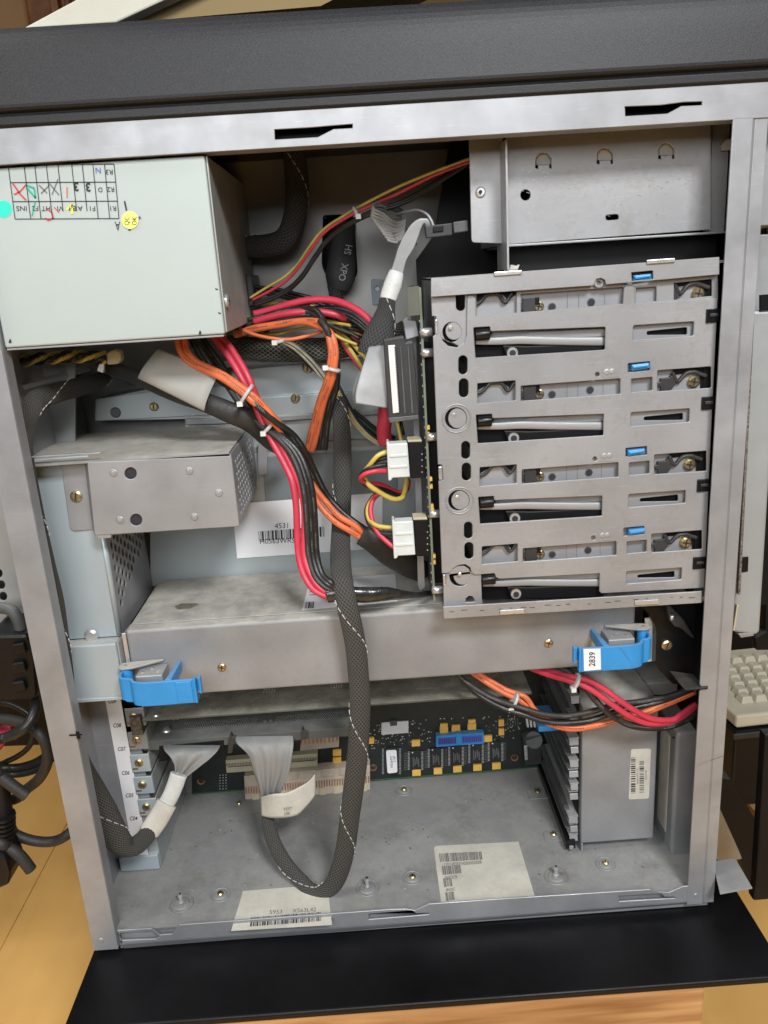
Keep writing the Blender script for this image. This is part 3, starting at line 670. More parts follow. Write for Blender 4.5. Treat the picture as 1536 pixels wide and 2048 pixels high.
for k in (0, 1, 2, 3):
    dz = (1-k)*PITCH
    for n_ in base:
        if k == 0 and n_ in ('spring', 'long', 'blue', 'sq', 'clip', 'disc', 'o1', 'o2'): continue
        if k == 3 and n_ in ('lever', 'disc'): continue
        hs.append(xz(base[n_], YC, dz))
hs.append(circ(1195, 749, 4.5)); hs.append(circ(1190, 918, 4.5)); hs.append(circ(1187, 1076, 4.5))
out = [(934, 597), (937, 591), (945, 590), (951, 595), (952, 632)]+[(1246, 608), (1248, 576), (1252, 569), (1262, 568), (1269, 573), (1270, 607)]+\
 [(1424, 597), (1436, 596), (1421, 900), (1409, 1176), (1203, 1187), (1199, 1183), (1200, 1147), (1000, 1158), (992, 1155), (989, 1147), (950, 1150), (944, 1147), (940, 1135), (931, 1129), (918, 1130), (906, 1137), (900, 1146), (884, 1147)]+\
 [(877, 962), (886, 960), (884, 930), (876, 929), (866, 674), (872, 668), (881, 668), (886, 682), (897, 692), (914, 695), (928, 686), (933, 672)]
m = MB(); plY(m, out, hs, YC, .0016, 'cage', .0004); m.build('lever_plate', cage)
for k in (1, 2): m = MB(); plY(m, circ(915, 837, 18.5, 20, 24), [], YC+.0008, .0012, 'cage', .0003, dz=(1-k)*PITCH); m.build('keyhole_disc', cage)
m = MB()
for k in (0, 1, 2, 3):
    c = P(913, 837, YC-.0002)+V((0, 0, (1-k)*PITCH))
    if k in (1, 2): m.tube([c+V((math.cos(a)*.0091, 0, math.sin(a)*.0091)) for a in [2*math.pi*q/40 for q in range(41)]], .00045, 'cage', seg=6, sub=False, cap=False, fd=(0, -1, 0))
    m.disc(P(908, 830, YC+.0004)+V((0, 0, (1-k)*PITCH)), FR, .0014, .0004, 'silver', 14, .0008)
m.build('embossed_ring', cage)
# rear layer of the side (top strip and lower left corner)
m = MB()
plY(m, [(862, 588), (936, 582), (1420, 545), (1436, 545), (1436, 600), (1250, 610), (935, 640), (932, 700), (872, 672), (872, 633), (864, 632)],
    [caps(921, 582, 622, 9), R([(953, 588), (1033, 580), (1033, 627), (953, 633)], 1), R([(1042, 588), (1247, 574), (1246, 607), (1042, 626)], 1), R([(1272, 576), (1313, 573), (1313, 602), (1272, 606)], 1),
     R([(1348, 566), (1424, 558), (1424, 592), (1348, 600)], 1), circ(904, 664, 19, 20, 22)], YC+.0018, .0013, 'cage')
m.build('upper_strip', cage)
m = MB(); plY(m, circ(908, 662, 17, 18, 22), [], YC+.0022, .0012, 'cage'); m.build('keyhole_disc', cage); m = MB(); plY(m, circ(925, 1151, 18, 19, 22), [], YC+.0022, .0012, 'cage'); m.build('keyhole_disc', cage)
m = MB(); plY(m, [(884, 1149), (961, 1142), (963, 1207), (889, 1214), (888, 1172), (893, 1170), (893, 1148)], [circ(920, 1153, 21, 20, 22), [(931, 1205), (932, 1197), (938, 1192), (945, 1193), (949, 1199), (949, 1204)]], YC+.0018, .0013, 'cage'); m.build('lower_corner', cage)
# folded top and bottom flanges
def flange(pts, holes, name, Y=.0045):
    b = MB(); plY(b, pts, holes, Y, .0014, 'cage'); return b.build(name, cage)
flange([(862, 556), (1439, 514), (1439, 549), (1318, 560), (1235, 567), (1213, 569), (1210, 560), (1202, 556), (1193, 558), (1187, 571), (862, 594)], [R([(1263, 545), (1306, 541), (1307, 558), (1264, 562)], 1)], 'top_flange')
m = MB(); plY(m, circ(1198, 566, 10), [circ(1198, 566, 4)], YC-.0006, .0012, 'cage'); m.build('eyelet', cage)
flange([(886, 1214), (1404, 1183), (1404, 1206), (888, 1238)], [], 'bottom_flange')
for a, b in ((988, 547), (1294, 523)):
    m = MB(); m.prism([P(x, y, .003) for x, y in [(a, b-3), (a+56, b-7), (a+57, b+1), (a+1, b+5)]], (0, .0012, 0), 'silver'); m.build('hinge_tab', cage, .0004)
for a, b in ((1000, 1224), (1270, 1205)):
    m = MB(); m.prism([P(x, y, .003) for x, y in [(a, b-3), (a+48, b-6), (a+49, b+3), (a+1, b+6)]], (0, .0012, 0), 'silver'); m.build('hinge_tab', cage, .0004)
m = MB()
for (x, y), (x2, y2) in (((870, 640), (875, 668)), ((877, 934), (884, 960)), ((886, 1150), (891, 1172))): m.box(P(x, y, .006).x, P(x2, y, .006).x, .0065, .0079, P(x, y2, .006).z, P(x, y, .006).z, 'silver')
m.build('edge_tab', cage, .0004)
xl = P(875, 800, .02).x+.001; zt_ = P(900, 557, .01).z; zb_ = P(900, 1232, .01).z
m = MB(); m.box(xl, XR+.016, .0065, .13, zt_-.001, zt_+.0004, 'zincdusty'); m.box(xl, XR+.016, .0065, .13, zb_-.0004, zb_+.001, 'zincdusty'); m.box(xl, xl+.0012, .03, .13, zb_, zt_, 'cage'); m.box(xl, XR+.016, .128, .13, zb_, zt_, 'cage')
m.box(XR-.004, XR-.003, .012, .03, zb_, zt_, 'black'); m.build('cage_walls', cage)
for k in range(4):
    m = MB(); c = P(1415, 806, YC-.0003)+V((0, 0, (1-k)*PITCH)); m.box(c.x-.0040, c.x+.0045, c.y-.0012, c.y+.002, c.z-.0042, c.z+.0042, 'blackm'); m.box(c.x-.0022, c.x+.003, c.y-.002, c.y-.0013, c.z-.0006, c.z+.0014, 'dark'); m.build('edge_bumper', cage, .0004)
for x, y in ((1220, 744), (1215, 912), (1211, 1071)):
    m = MB(); m.prism([P(a, b, YC-.0003) for a, b in R([(x-15, y-8), (x+17, y-11), (x+18, y+9), (x-15, y+11)], 1)], (0, .0002, 0), 'cage'); m.build('raised_pad', cage)
    m = MB(); m.disc(P(x-6, y, YC-.0005), FR, .0021, .0004, 'lev', 14, .0012); m.disc(P(x+4, y-1, YC-.0005), FR, .0019, .0004, 'lev', 14, .001); m.build('weld_spot', cage)
# scratches and marks
m = MB(); oc = onY(.0043); scr = random.Random(3)
for i in range(26):
    t_ = i/26; x = 896+500*t_+scr.random()*12; y = 1222-.062*(x-896)+scr.random()*4
    if scr.random() < .8: line(m, (x, y), (x+4+scr.random()*9, y-.6), 1.1, oc, 'ink')
m.build('scuff_marks', cage)

# drives in the cage: built once for level 1, then copied
drv = thing('hard_drive', 'hot swap drive behind the second cage level, with blue latch', 'hard drive', 'hot swap drives in the steel cage')
YD = .0135
a = P(943, 800, YD); b = P(1420, 800, YD); zt_d = P(1100, 735, YD).z; zm = P(1100, 812, YD).z
m = MB(); m.box(a.x, b.x, YD, .118, zm, zt_d, 'zinc'); m.box(a.x+.001, a.x+.030, YD+.004, .118, zm-.024, zm-.0005, 'blackm'); m.build('drive_body', drv, .0004)
m = MB(); m.prism([P(x, y, YD-.0006) for x, y in [(1346, 736), (1398, 732), (1428, 728), (1428, 786), (1402, 787), (1398, 744), (1346, 750)]], (0, .0004, 0), 'black'); m.build('recess_shade_patch', drv)  # flat black patch painting the dark inside of the clip window
m = MB(); m.prism([P(x, y, YD-.0006) for x, y in [(950, 764), (1034, 758), (1034, 766), (1020, 776), (1005, 764), (980, 766), (950, 784)]], (0, .0004, 0), 'black'); m.build('recess_shade_patch', drv)  # same painted dark for the corner of the spring window
m = MB()
for x, y, r in ((1104, 789, 6.5), (1180, 780, 6.5)):
    c = P(x, y, YD-.0002); m.disc(c, FR, .0026, .0002, 'dgrey', 18); m.disc(c+V((0, -.0003, 0)), FR, .0020, .0002, 'ink', 18)
for x in (1134, 1156, 1206): line(m, (x, 764), (x, 800), .8, onY(YD-.0003), 'inkg')
m.build('screw_hole', drv)
def strap(pts, Y, r, mt, name): b = MB(); b.tube([P(x, y, Y) for x, y in pts], r, mt, seg=8, flat=1.2, fd=(0, -1, 0)); return b.build(name, drv)
strap([(954, 786), (962, 784), (972, 776), (978, 768), (990, 765), (1003, 766), (1009, 773), (1014, 780), (1020, 778), (1026, 768), (1030, 764)], YD-.0022, .00115, 'dark', 'spring_strip')
strap([(1345, 745), (1348, 752), (1352, 760), (1358, 762), (1366, 752), (1376, 745), (1390, 744), (1400, 748), (1412, 752)], YD-.0022, .0013, 'dark', 'spring_strip')
m = MB(); m.prism([P(x, y, YD-.003) for x, y in [(1048, 774), (1072, 772), (1072, 802), (1048, 804)]], (0, .0028, 0), 'dark'); m.prism([P(x, y, YD-.0025) for x, y in [(1041, 781), (1048, 780), (1048, 796), (1041, 797)]], (0, .002, 0), 'dark'); m.prism([P(x, y, YD-.002) for x, y in [(1072, 772), (1080, 771), (1080, 785), (1072, 786)]], (0, .0018, 0), 'blackm'); m.build('clip', drv, .0003)
m = MB(); m.prism([P(x, y, YD-.003) for x, y in [(1322, 757), (1341, 755), (1341, 752), (1348, 752), (1352, 764), (1347, 775), (1341, 782), (1323, 783), (1322, 774), (1315, 772), (1315, 766), (1322, 764)]], (0, .0028, 0), 'dark'); m.build('clip', drv, .0003)
screw(P(1078, 788, YD-.0002), FR, .0033, 'brass', drv, 'x', name='drive_screw', h=.0012)
screw(P(1386, 763, YD-.0002), FR, .0040, 'brass', drv, 'x', name='drive_screw', h=.0024)
# blue latch
m = MB(); q = [P(x, y, YC-.001) for x, y in [(1264, 730), (1299, 726), (1300, 736), (1264, 742)]]
m.prism(q, (0, .006, 0), 'blue'); m.prism([P(x, y, YC-.0025) for x, y in [(1266, 732), (1298, 728), (1298, 733), (1267, 738)]], (0, .0014, 0), 'blue'); m.build('latch', drv, .0006)
# lever arm seen through the slot
m = MB(); L1 = [(955, 853), (1000, 852), (1040, 850), (1090, 851), (1150, 852), (1206, 852)]
m.tube([P(x, y, YD-.001) for x, y in L1], [.0020, .0024, .0026, .0026, .0026, .0028], 'lev', seg=14, flat=.35, fd=(0, -1, 0))
m.prism([P(x, y, YD) for x, y in [(988, 845), (1040, 842), (1060, 836), (1208, 828), (1208, 842), (1060, 848), (988, 849)]], (0, .001, 0), 'zinc')
m.build('lever', drv)
m = MB(); m.prism([P(x, y, YD+.002) for x, y in [(954, 828), (1212, 818), (1212, 848), (954, 850)]], (0, .002, 0), 'zinc'); m.prism([P(x, y, YD+.004) for x, y in [(954, 850), (1212, 846), (1212, 890), (954, 892)]], (0, .002, 0), 'black'); m.build('lever_housing', drv)
m = MB(); m.prism([P(x, y, YD-.0005) for x, y in [(1008, 862), (1060, 863), (1130, 860), (1208, 856), (1208, 885), (1018, 889)]], (0, .003, 0), 'black'); m.build('cam_block', drv, .0006)
m = MB(); c = P(1027, 876, YD-.0012); m.disc(c, FR, .0037, .0012, 'silver', 24, .0035); m.disc(c+V((0, -.0013, 0)), FR, .0020, .0003, 'ink', 18); m.build('pivot_ring', drv)
m = MB(); a_ = P(969, 842, YD-.003); m.tube([a_+V((-.0045, 0, 0)), a_+V((.0045, 0, 0))], .0036, 'blackm', seg=16, sub=False); m.box(a_.x-.0050, a_.x+.0062, a_.y+.0005, a_.y+.004, a_.z-.0005, a_.z+.0048, 'black'); m.build('roller', drv, .0002)
# slotted arm in the right window
m = MB(); plY(m, [(1258, 820), (1384, 812), (1384, 850), (1258, 860)], [R([(1288, 834), (1366, 826), (1366, 840), (1288, 841)], 3)], YD-.0015, .0012, 'zinc'); m.build('slotted_arm', drv)
m = MB(); m.prism([P(x, y, YD+.0022) for x, y in [(1280, 822), (1378, 814), (1378, 850), (1280, 855)]], (0, .001, 0), 'blackm'); m.build('arm_backing', drv)
def copy_tree(o, dv, label):
    r = o.copy(); sc.collection.objects.link(r); r['label'] = label
    for ch in list(o.children):
        c = ch.copy(); sc.collection.objects.link(c); c.parent = r; c.matrix_parent_inverse = ch.matrix_parent_inverse
        for g in ch.children:
            d = g.copy(); sc.collection.objects.link(d); d.parent = c
    COPIES.append((r, o, V(dv))); return r
COPIES = []
copy_tree(drv, (0, 0, PITCH), 'hot swap drive at the top cage level, its blue latch under the hinge tab')
copy_tree(drv, (0, 0, -PITCH), 'hot swap drive behind the third cage level from the top, with blue latch')
copy_tree(drv, (0, 0, -2*PITCH), 'hot swap drive at the bottom cage level, its black cam block exposed')
# ================================================================== DRIVE BACKPLANE (board edge-on, left of the cage)
bp = thing('drive_backplane', 'narrow green circuit board standing on edge beside the drive cage', 'circuit board')
xb_ = P(846, 700, .02).x
m = MB()
bpts = [(838, 592), (843, 640), (856, 930), (864, 1040), (874, 1200)]
xq = lambda y: 838+(y-592)*.062
zt_b = P(838, 575, .02).z; zb_b = P(876, 1203, .02).z; XB = P(838, 592, .02).x
m.box(XB, XB+.0016, .02, .115, zb_b, zt_b, 'pcbg'); m.build('board', bp, .0002)
m = MB(); m.box(XB-.0002, XB-.00005, .021, .114, zb_b+.001, zt_b-.001, 'pcb'); m.build('solder_mask', bp)
# steel carrier strip on its left
m = MB(); m.prism([P(x, y, .05) for x, y in [(815, 655), (832, 650), (850, 1175), (840, 1181), (836, 1170), (826, 800)]], (0, .002, 0), 'zinc'); m.build('carrier_strip', bp, .0003)
for x, y in ((852, 706), (863, 874), (868, 1028), (873, 1180), (850, 665)):
    c = P(x-3, y, .019); b = MB(); b.tube([c+V((-.002, 0, 0)), c+V((.0055, 0, 0))], .0028, 'silver', seg=16, sub=False); b.build('spacer', bp)
for x, y in ((855, 855), (855, 868), (860, 958), (861, 973), (863, 1012), (864, 1020), (867, 1112), (867, 1124)):
    c = P(x-1, y, .021); b = MB(); b.box(c.x-.0005, c.x+.0018, c.y-.001, c.y+.003, c.z-.0014, c.z+.0014, 'tant'); b.build('capacitor', bp, .0002)
m = MB()
rg = random.Random(5)
for i in range(60):
    z = zb_b+.004+(zt_b-zb_b-.008)*i/60; m.box(XB-.0007, XB-.0002, .0205, .0225, z, z+.0011, 'silver' if i % 2 else 'ink')
m.build('solder_pins', bp)
m = MB(); m.box(XB+.0018, XB+.0085, .03, .1, zb_b+.01, zt_b-.04, 'black'); m.build('drive_sockets', bp)
m = MB(); m.prism([P(x, y, .019) for x, y in [(815, 574), (838, 572), (840, 630), (817, 632)]], (0, .0012, 0), 'card'); m.build('board_corner', bp)

def molex(px, py, group):
    t = thing('power_connector', group, 'connector', 'white power plugs on the drive backplane')
    a = [(0, 5), (4, 3), (6, 8), (42, 6), (47, 74), (12, 76), (10, 81), (4, 82)]
    m = MB(); m.prism([P(px+x, py+y, .018) for x, y in a], (0, .010, 0), 'molex'); m.build('housing', t, .0007, label='white nylon housing')
    m = MB()
    for k in (30, 52): m.prism([P(px+x, py+y, .0172) for x, y in [(6, k), (42, k-2), (42, k+3), (6, k+5)]], (0, .0009, 0), 'molex')
    m.build('keying_rib', t, .0003)
    m = MB(); m.prism([P(px+x, py+y, .020) for x, y in [(43, 4), (72, 3), (78, 76), (48, 77)]], (0, .012, 0), 'black'); m.build('socket', t, .0005, label='black socket half')
    m = MB(); m.prism([P(px+x, py+y, .0205) for x, y in [(42, 0), (70, -1), (71, 4), (43, 5)]], (0, .012, 0), 'slotc'); m.build('rim', t, .0003)
    m = MB()
    for k in range(4): m.disc(P(px+71, py+28+k*12, .0199), FR, .0005, .0002, 'silver', 8)
    m.build('pins', t)
    return t
mx1 = molex(773, 880, 'upper white power plug in a black socket on the drive backplane')
mx2 = molex(784, 1036, 'lower white power plug in a black socket on the drive backplane')
# SCSI plug and its silver ribbon
t = thing('ribbon_plug', 'wide black ribbon plug with silver contact row clipped to the drive backplane', 'connector')
m = MB(); m.prism([P(x, y, .016) for x, y in [(767, 680), (808, 673), (812, 686), (826, 684), (838, 830), (777, 838)]], (0, .012, 0), 'dark'); m.build('housing', t, .0006)
m = MB(); m.prism([P(x, y, .0145) for x, y in [(776, 691), (790, 690), (799, 825), (786, 827)]], (0, .0018, 0), 'white'); m.build('cover_strip', t, .0003)
m = MB()
for i in range(42):
    f = i/41; y = 694+f*128; x = 788.5+f*9; m.prism([P(x, y, .0142), P(x+4, y, .0142), P(x+4, y+1.5, .0142), P(x, y+1.5, .0142)], (0, .0008, 0), 'ink')
m.build('contact_row', t)
m = MB()
for x0_, x1_ in ((800, 811), (815, 826)): m.prism([P(x, y, .0152) for x, y in [(x0_, 694), (x0_+2, 692), (x0_+12, 826), (x0_+8, 828)]], (0, .001, 0), 'dgrey')
m.build('rib', t, .0002)
m = MB(); m.prism([P(x, y, .03) for x, y in [(806, 640), (815, 633), (818, 640), (832, 642), (838, 672), (812, 680)]], (0, .004, 0), 'zinc'); m.build('clip', t, .0005)
m = MB(); oo = onY(.0148); text(m, 'FOXCONN'[:0]+'', (815, 760), (0, -8), (8, 0), oo, 'dgrey') if False else None
m.prism([P(x, y, .0155) for x, y in [(776, 836), (836, 830), (838, 838), (780, 846)]], (0, .008, 0), 'dgrey'); m.build('end_latch', t, .0005)
t = thing('silver_ribbon', 'folded silver-grey ribbon cable leading from braided sleeve into black plug', 'ribbon cable')
m = MB(); Lp = lambda x, y, Y: P(x, y, Y)
m.strip([(Lp(738, 694, .035), Lp(768, 690, .030)), (Lp(728, 725, .027), Lp(772, 725, .024)), (Lp(716, 765, .022), Lp(774, 770, .022)), (Lp(711, 790, .020), Lp(776, 800, .021)), (Lp(712, 806, .018), Lp(775, 816, .021))], 'rib2', 14)
m.build('ribbon', t, solid=.0006)
m = MB(); m.strip([(Lp(712, 806, .018), Lp(775, 816, .021)), (Lp(708, 803, .028), Lp(760, 812, .03)), (Lp(706, 780, .04), Lp(740, 800, .04)), (Lp(718, 740, .05), Lp(750, 760, .05))], 'rib', 10); m.build('ribbon_fold', t, solid=.0006)

# ================================================================== REAR COLUMN, FAN BRACKET
YK = .036
t = thing('rear_duct', 'pale blue sheet-metal column behind the rear post with round-hole side', 'air duct')
a = P(223, 1100, YK); zc0 = P(180, 1276, YK).z; zc1 = P(150, 913, YK).z
XK = P(222, 1180, YK).x
m = MB(); m.box(XO+.002, XK, YK, YK+.0016, zc0, zc1, 'blue_grey'); m.build('front_face', t, .0004)
m = MB(); m.tube([V((XK, YK+.0016, zc0)), V((XK, YK+.0016, zc1-.03))], .0022, 'blue_grey', seg=16, sub=False); m.build('rolled_edge', t)
hs = []; dy = (YB-.046-YK)
for j in range(12):
    for i in range(11):
        u = YK+.012+i*.0072; v = zc0+.012+j*.0090+(i % 2)*.0045
        if v < zc0+.016+(u-YK)*.33: continue
        hs.append(circ(u, v, .0030, n=12))
m = MB(); plate(m, [(YK+.002, zc0-.001), (.1285, zc0-.001), (.1285, zc1-.01), (YK+.002, zc1-.01)], hs, lambda u, v, w_: V((XK+.0012+w_, u, v)), .0012, 'zinc', .0002); m.build('perforated_side', t)
m = MB(); m.box(XK-.006, XK-.005, YK+.004, .128, zc0, zc1-.01, 'grime'); m.build('lint_layer', t)
m = MB(); c = P(182, 1272, YK-.001); m.disc(c, FR, .005, .0012, 'silver', 24, .0035); m.build('rivet', t)
t = thing('lower_duct', 'short blue-grey box with dusty ledge under the pale blue column', 'steel box')
YL_ = .026; z1_ = P(190, 1290, YL_).z; z0_ = P(190, 1403, YL_).z; xr1 = P(240, 1340, YL_).x
m = MB(); m.box(XO+.002, xr1, YL_, .06, z0_, z1_, 'blue_grey'); m.build('shell', t, .0012, 3)
m = MB(); m.box(XO+.002, xr1+.001, YL_-.0012, YL_-.0001, z0_+.0005, z0_+.003, 'blue_grey'); m.build('lip', t, .0003)
m = MB(); m.prism([(xr1+.0002, YL_+.002, z0_), (xr1+.0002, YL_+.002, z1_), (xr1+.005, .05, z1_+.004), (xr1+.005, .05, z0_)], (.001, 0, 0), 'psuside'); m.build('side_flange', t)

YBk = .020
t = thing('fan_bracket', 'dusty grey sheet-metal bracket box with brass screw and perforated end', 'bracket')
zb1 = P(320, 918, YBk).z; zb0 = P(330, 1062, YBk).z; xb0 = P(186, 1000, YBk).x; xb1 = P(472, 1000, YBk).x
m = MB(); plY(m, rnd([(174, 925), (463, 912), (479, 1053), (189, 1071)], 5), [circ(261, 947, 12), circ(272, 1040, 12)], YBk, .0014, 'zinc', .0004); m.build('front_plate', t)
m = MB(); m.box(XO+.002, xb1-.001, YBk+.0008, .129, zb1+.0002, zb1+.0014, 'zincdusty'); m.box(XO+.002, xb0, YBk+.014, YBk+.0155, zb1-.002, zb1, 'zincdusty'); m.build('top_plate', t)
m = MB(); m.box(xb0+.002, xb1-.002, YBk+.0016, .125, zb0-.0006, zb0+.0006, 'zinc'); m.build('bottom_plate', t)
hs = []
for j in range(9):
    for i in range(9):
        u = YBk+.016+i*.0088+(j % 2)*.0044; v = zb0+.005+j*.0046
        hs.append(circ(u, v, .0026, .0019, n=10))
m = MB(); plate(m, [(YBk+.0016, zb0), (.118, zb0), (.128, zb0+.012), (.128, zb1), (YBk+.0016, zb1)], hs, lambda u, v, w_: V((xb1-.0006+w_, u, v)), .0012, 'zinc', .0002); m.build('perforated_side', t)
m = MB(); m.box(xb0+.01, xb1-.006, YBk+.01, .12, zb0+.003, zb1-.003, 'panel'); m.build('inner_fan_housing', t, .003)
m = MB(); plY(m, rnd([(121, 922), (169, 919), (186, 1059), (147, 1062), (140, 1056)], 6, (0, 3, 4)), [], YK-.002, .0013, 'zinc'); m.prism([P(168, 919, YK-.002), P(176, 925, YBk+.0015), P(190, 1071, YBk+.0015), P(186, 1060, YK-.002)], (.0012, 0, 0), 'zinc'); m.build('flange', t)
screw(P(153, 992, YK-.0022), FR, .0040, 'brass', t)
for x, y, r in ((261, 947, .0046), (272, 1040, .0046)): b = MB(); b.disc(P(x, y, YBk+.0025), FR, r, .0005, 'ink', 24); b.build('hole_shade_disc', t)  # black discs painting the dark inside the two front holes
for x, y in ((227, 946), (379, 942), (438, 986), (240, 1040), (389, 1034)):
    b = MB(); b.disc(P(x, y, YBk-.0001), FR, .0027, .0006, 'zinc', 20, .0020); b.disc(P(x, y, YBk-.0007), FR, .0013, .0006, 'silver', 14, .0009); b.build('fan_rivet', t)
m = MB(); m.prism([P(x, y, YBk-.001) for x, y in [(62, 913), (170, 906), (171, 910), (62, 917)]], (0, .003, 0), 'zinc'); m.prism([P(x, y, YBk-.0012) for x, y in [(165, 907), (203, 904), (200, 908), (168, 911)]], (0, .003, 0), 'zinc'); m.build('edge_hem', t, .0004)
m = MB(); m.prism([P(x, y, YBk+.001) for x, y in [(192, 1070), (222, 1068), (222, 1076), (196, 1078)]], (0, .02, 0), 'zinc'); m.build('lower_tab', t, .0004)

# ================================================================== PROCESSOR TRAY
YT = .030
tray = thing('processor_tray', 'long dusty grey steel module box with blue levers across the case', 'computer module')
zt1 = P(262, 1262, YT).z; zt0 = P(640, 1371, YT).z; xt0 = P(257, 1300, YT).x; xt1 = P(1271, 1230, YT).x
m = MB(); m.box(xt0, xt1, YT, .128, zt0, zt1, 'zincdusty'); m.build('housing', tray, .0018, 3)
m = MB(); m.box(xt0+.004, xt1-.004, YT+.010, .126, zt1+.0001, zt1+.0009, 'zincdusty'); m.build('top_lid', tray, .0006)
screw(P(444, 1334, YT-.0002), FR, .0031, 'brass', tray, 'x'); screw(P(1097, 1286, YT-.0002), FR, .0031, 'brass', tray, 'x')
m = MB(); m.box(xt0-.0035, xt0-.0005, YT+.001, YT+.003, zt0, zt1-.002, 'silver'); m.build('guide_edge', tray, .0003)
m = MB(); m.prism([P(x, y, YT+.012) for x, y in [(1290, 1238), (1300, 1236), (1312, 1258), (1311, 1322), (1294, 1324)]], (0, .002, 0), 'white'); m.build('guide_pin', tray, .0004)
# stain and stickers on the lid
oz1 = onZ(zt1+.0011)
m = MB(); m.face([oz1(*p) for p in [(348, 1213), (362, 1207), (392, 1206), (399, 1209), (380, 1217), (356, 1219)]], 'spot'); m.build('oil_stain', tray)
m = MB(); m.face([oz1(*p) for p in [(620, 1160), (790, 1148), (795, 1203), (603, 1221)]], 'paper'); ozb = onZ(zt1+.0013)
for k in range(5): line(m, (618, 1166+k*6), (664, 1163+k*6), 1.4, ozb, 'inkg')
bars(m, [(612, 1204), (628, 1203), (627, 1216), (610, 1217)], ozb, 'ink', 8, 4)
m.build('paper_label', tray); m = MB(); m.face([oz1(*p) for p in [(700, 1150), (786, 1144), (788, 1166), (702, 1172)]], 'oldpaper'); 
# two blue ejector levers
def lever(side):
    m = MB(); hgt = .0182
    if side < 0:
        zt_ = P(320, 1362, .0).z; hx = P(250, 1350, .018).x; x0 = P(268, 1370, 0).x; x1_ = P(386, 1360, 0).x; x2 = P(401, 1355, .006).x; s_ = 1; lab = None
    else:
        zt_ = P(1220, 1292, .0).z; hx = P(1290, 1265, .018).x; x0 = P(1280, 1300, 0).x; x1_ = P(1162, 1300, 0).x; x2 = P(1146, 1300, .006).x; s_ = -1
    path = [(hx, .026), (hx-s_*.002, .016), (hx+s_*.000, .009), (x0-s_*.004, .0065), (x0-s_*.001, .0022), (x0+s_*.005, .0), (x0+s_*.012, -.0004), (x1_, 0)]
    # smooth the path
    C = []; n = len(path)
    for i in range(n-1):
        p0, p1, p2, p3 = path[max(0, i-1)], path[i], path[i+1], path[min(n-1, i+2)]
        for j in range(5):
            q = j/5; C.append(tuple(.5*((2*p1[e])+(p2[e]-p0[e])*q+(2*p0[e]-5*p1[e]+4*p2[e]-p3[e])*q*q+(3*p1[e]-p0[e]-3*p2[e]+p3[e])*q**3) for e in (0, 1)))
    C.append(path[-1]); th = .0022; vs = []
    for i, (x, y) in enumerate(C):
        a = C[max(0, i-1)]; b = C[min(len(C)-1, i+1)]; dx, dy = b[0]-a[0], b[1]-a[1]; l = math.hypot(dx, dy); nx, ny = -dy/l*th/2, dx/l*th/2
        h = hgt*(.95 if i < 12 else 1)
        vs += [(x+nx, y+ny, zt_), (x-nx, y-ny, zt_), (x-nx, y-ny, zt_-h), (x+nx, y+ny, zt_-h)]
    fs = []
    for i in range(len(C)-1):
        for k in range(4): fs.append((i*4+k, i*4+(k+1) % 4, i*4+4+(k+1) % 4, i*4+4+k))
    fs += [(3, 2, 1, 0), tuple((len(C)-1)*4+k for k in range(4))]
    m.add(vs, fs, 'blue')
    c = V((hx, .027, 0)); m.tube([V((hx, .022, zt_+.001)), V((hx, .022, zt_-hgt))], .0042, 'blue', seg=20, sub=False)
    # end hook
    for a, b, y0, y1, za, zb_ in ((x1_, x1_+s_*.0016, -.0016, .004, 0, hgt), (x1_+s_*.0018, x2, .002, .004, .0005, .0105), (x2-s_*.0002, x2+s_*.0013, -.001, .0036, -.0008, .0115)):
        m.box(min(a, b), max(a, b), y0, y1, zt_-zb_, zt_-za, 'blue')
    m.box(min(x1_-s_*.012, x1_-s_*.001), max(x1_-s_*.012, x1_-s_*.001), -.0022, -.0012, zt_-hgt+.0008, zt_-.0008, 'blue') if side < 0 else None
    # triangular web to the tray
    xa = x0+s_*.021
    m.prism([(xa, .0012, zt_), (xa+s_*.0035, YT-.001, zt_), (xa+s_*.0055, YT-.001, zt_), (xa+s_*.0045, .0012, zt_)], (0, 0, -.008), 'blue')
    o = m.build('ejector_lever', tray, .0005)
    m = MB(); zz = zt_+.0014
    m.prism([(hx-s_*.0045, .022-.004, zz), (hx-s_*.001, .0165, zz), (hx+s_*.006, .0175, zz), (hx+s_*.026, YT-.003, zz), (hx+s_*.026, YT-.001, zz), (hx+s_*.002, .0275, zz), (hx-s_*.0045, .026, zz)], (0, 0, .0012), 'zincdusty'); m.disc(V((hx, .0215, zz+.0012)), UP, .0018, .0006, 'silver', 16, .001); m.build('cam_plate', o, .0003)
    m = MB(); m.box(min(hx+s_*.009, hx+s_*.028), max(hx+s_*.009, hx+s_*.028), .012, YT-.0005, zt_-.010, zt_-.0015, 'zinc')
    for q in range(3): m.disc(V((hx+s_*(.013+q*.0055), .018+(q % 2)*.005, zt_-.0015)), UP, .0018, .0004, 'silver', 14, .0012)
    m.build('catch_block', o, .0008)
    return o
lv1 = lever(-1); lv2 = lever(1); lv2['label'] = 'blue lever with a white 2839 sticker'
oy = onY(-.0016); oyy = onY(-.0018)
m = MB(); m.face([oy(*p) for p in [(1167, 1298), (1201, 1297), (1202, 1339), (1168, 1342)]], 'paper'); text(m, '2839', (1190, 1333), (.1, -14.5), (-17, -.2), oyy, 'ink', .012); m.build('number_sticker', lv2)
m = MB(); line(m, (1239, 1294), (1262, 1326), 1.2, oy, 'inkb'); m.build('scratch', lv2)
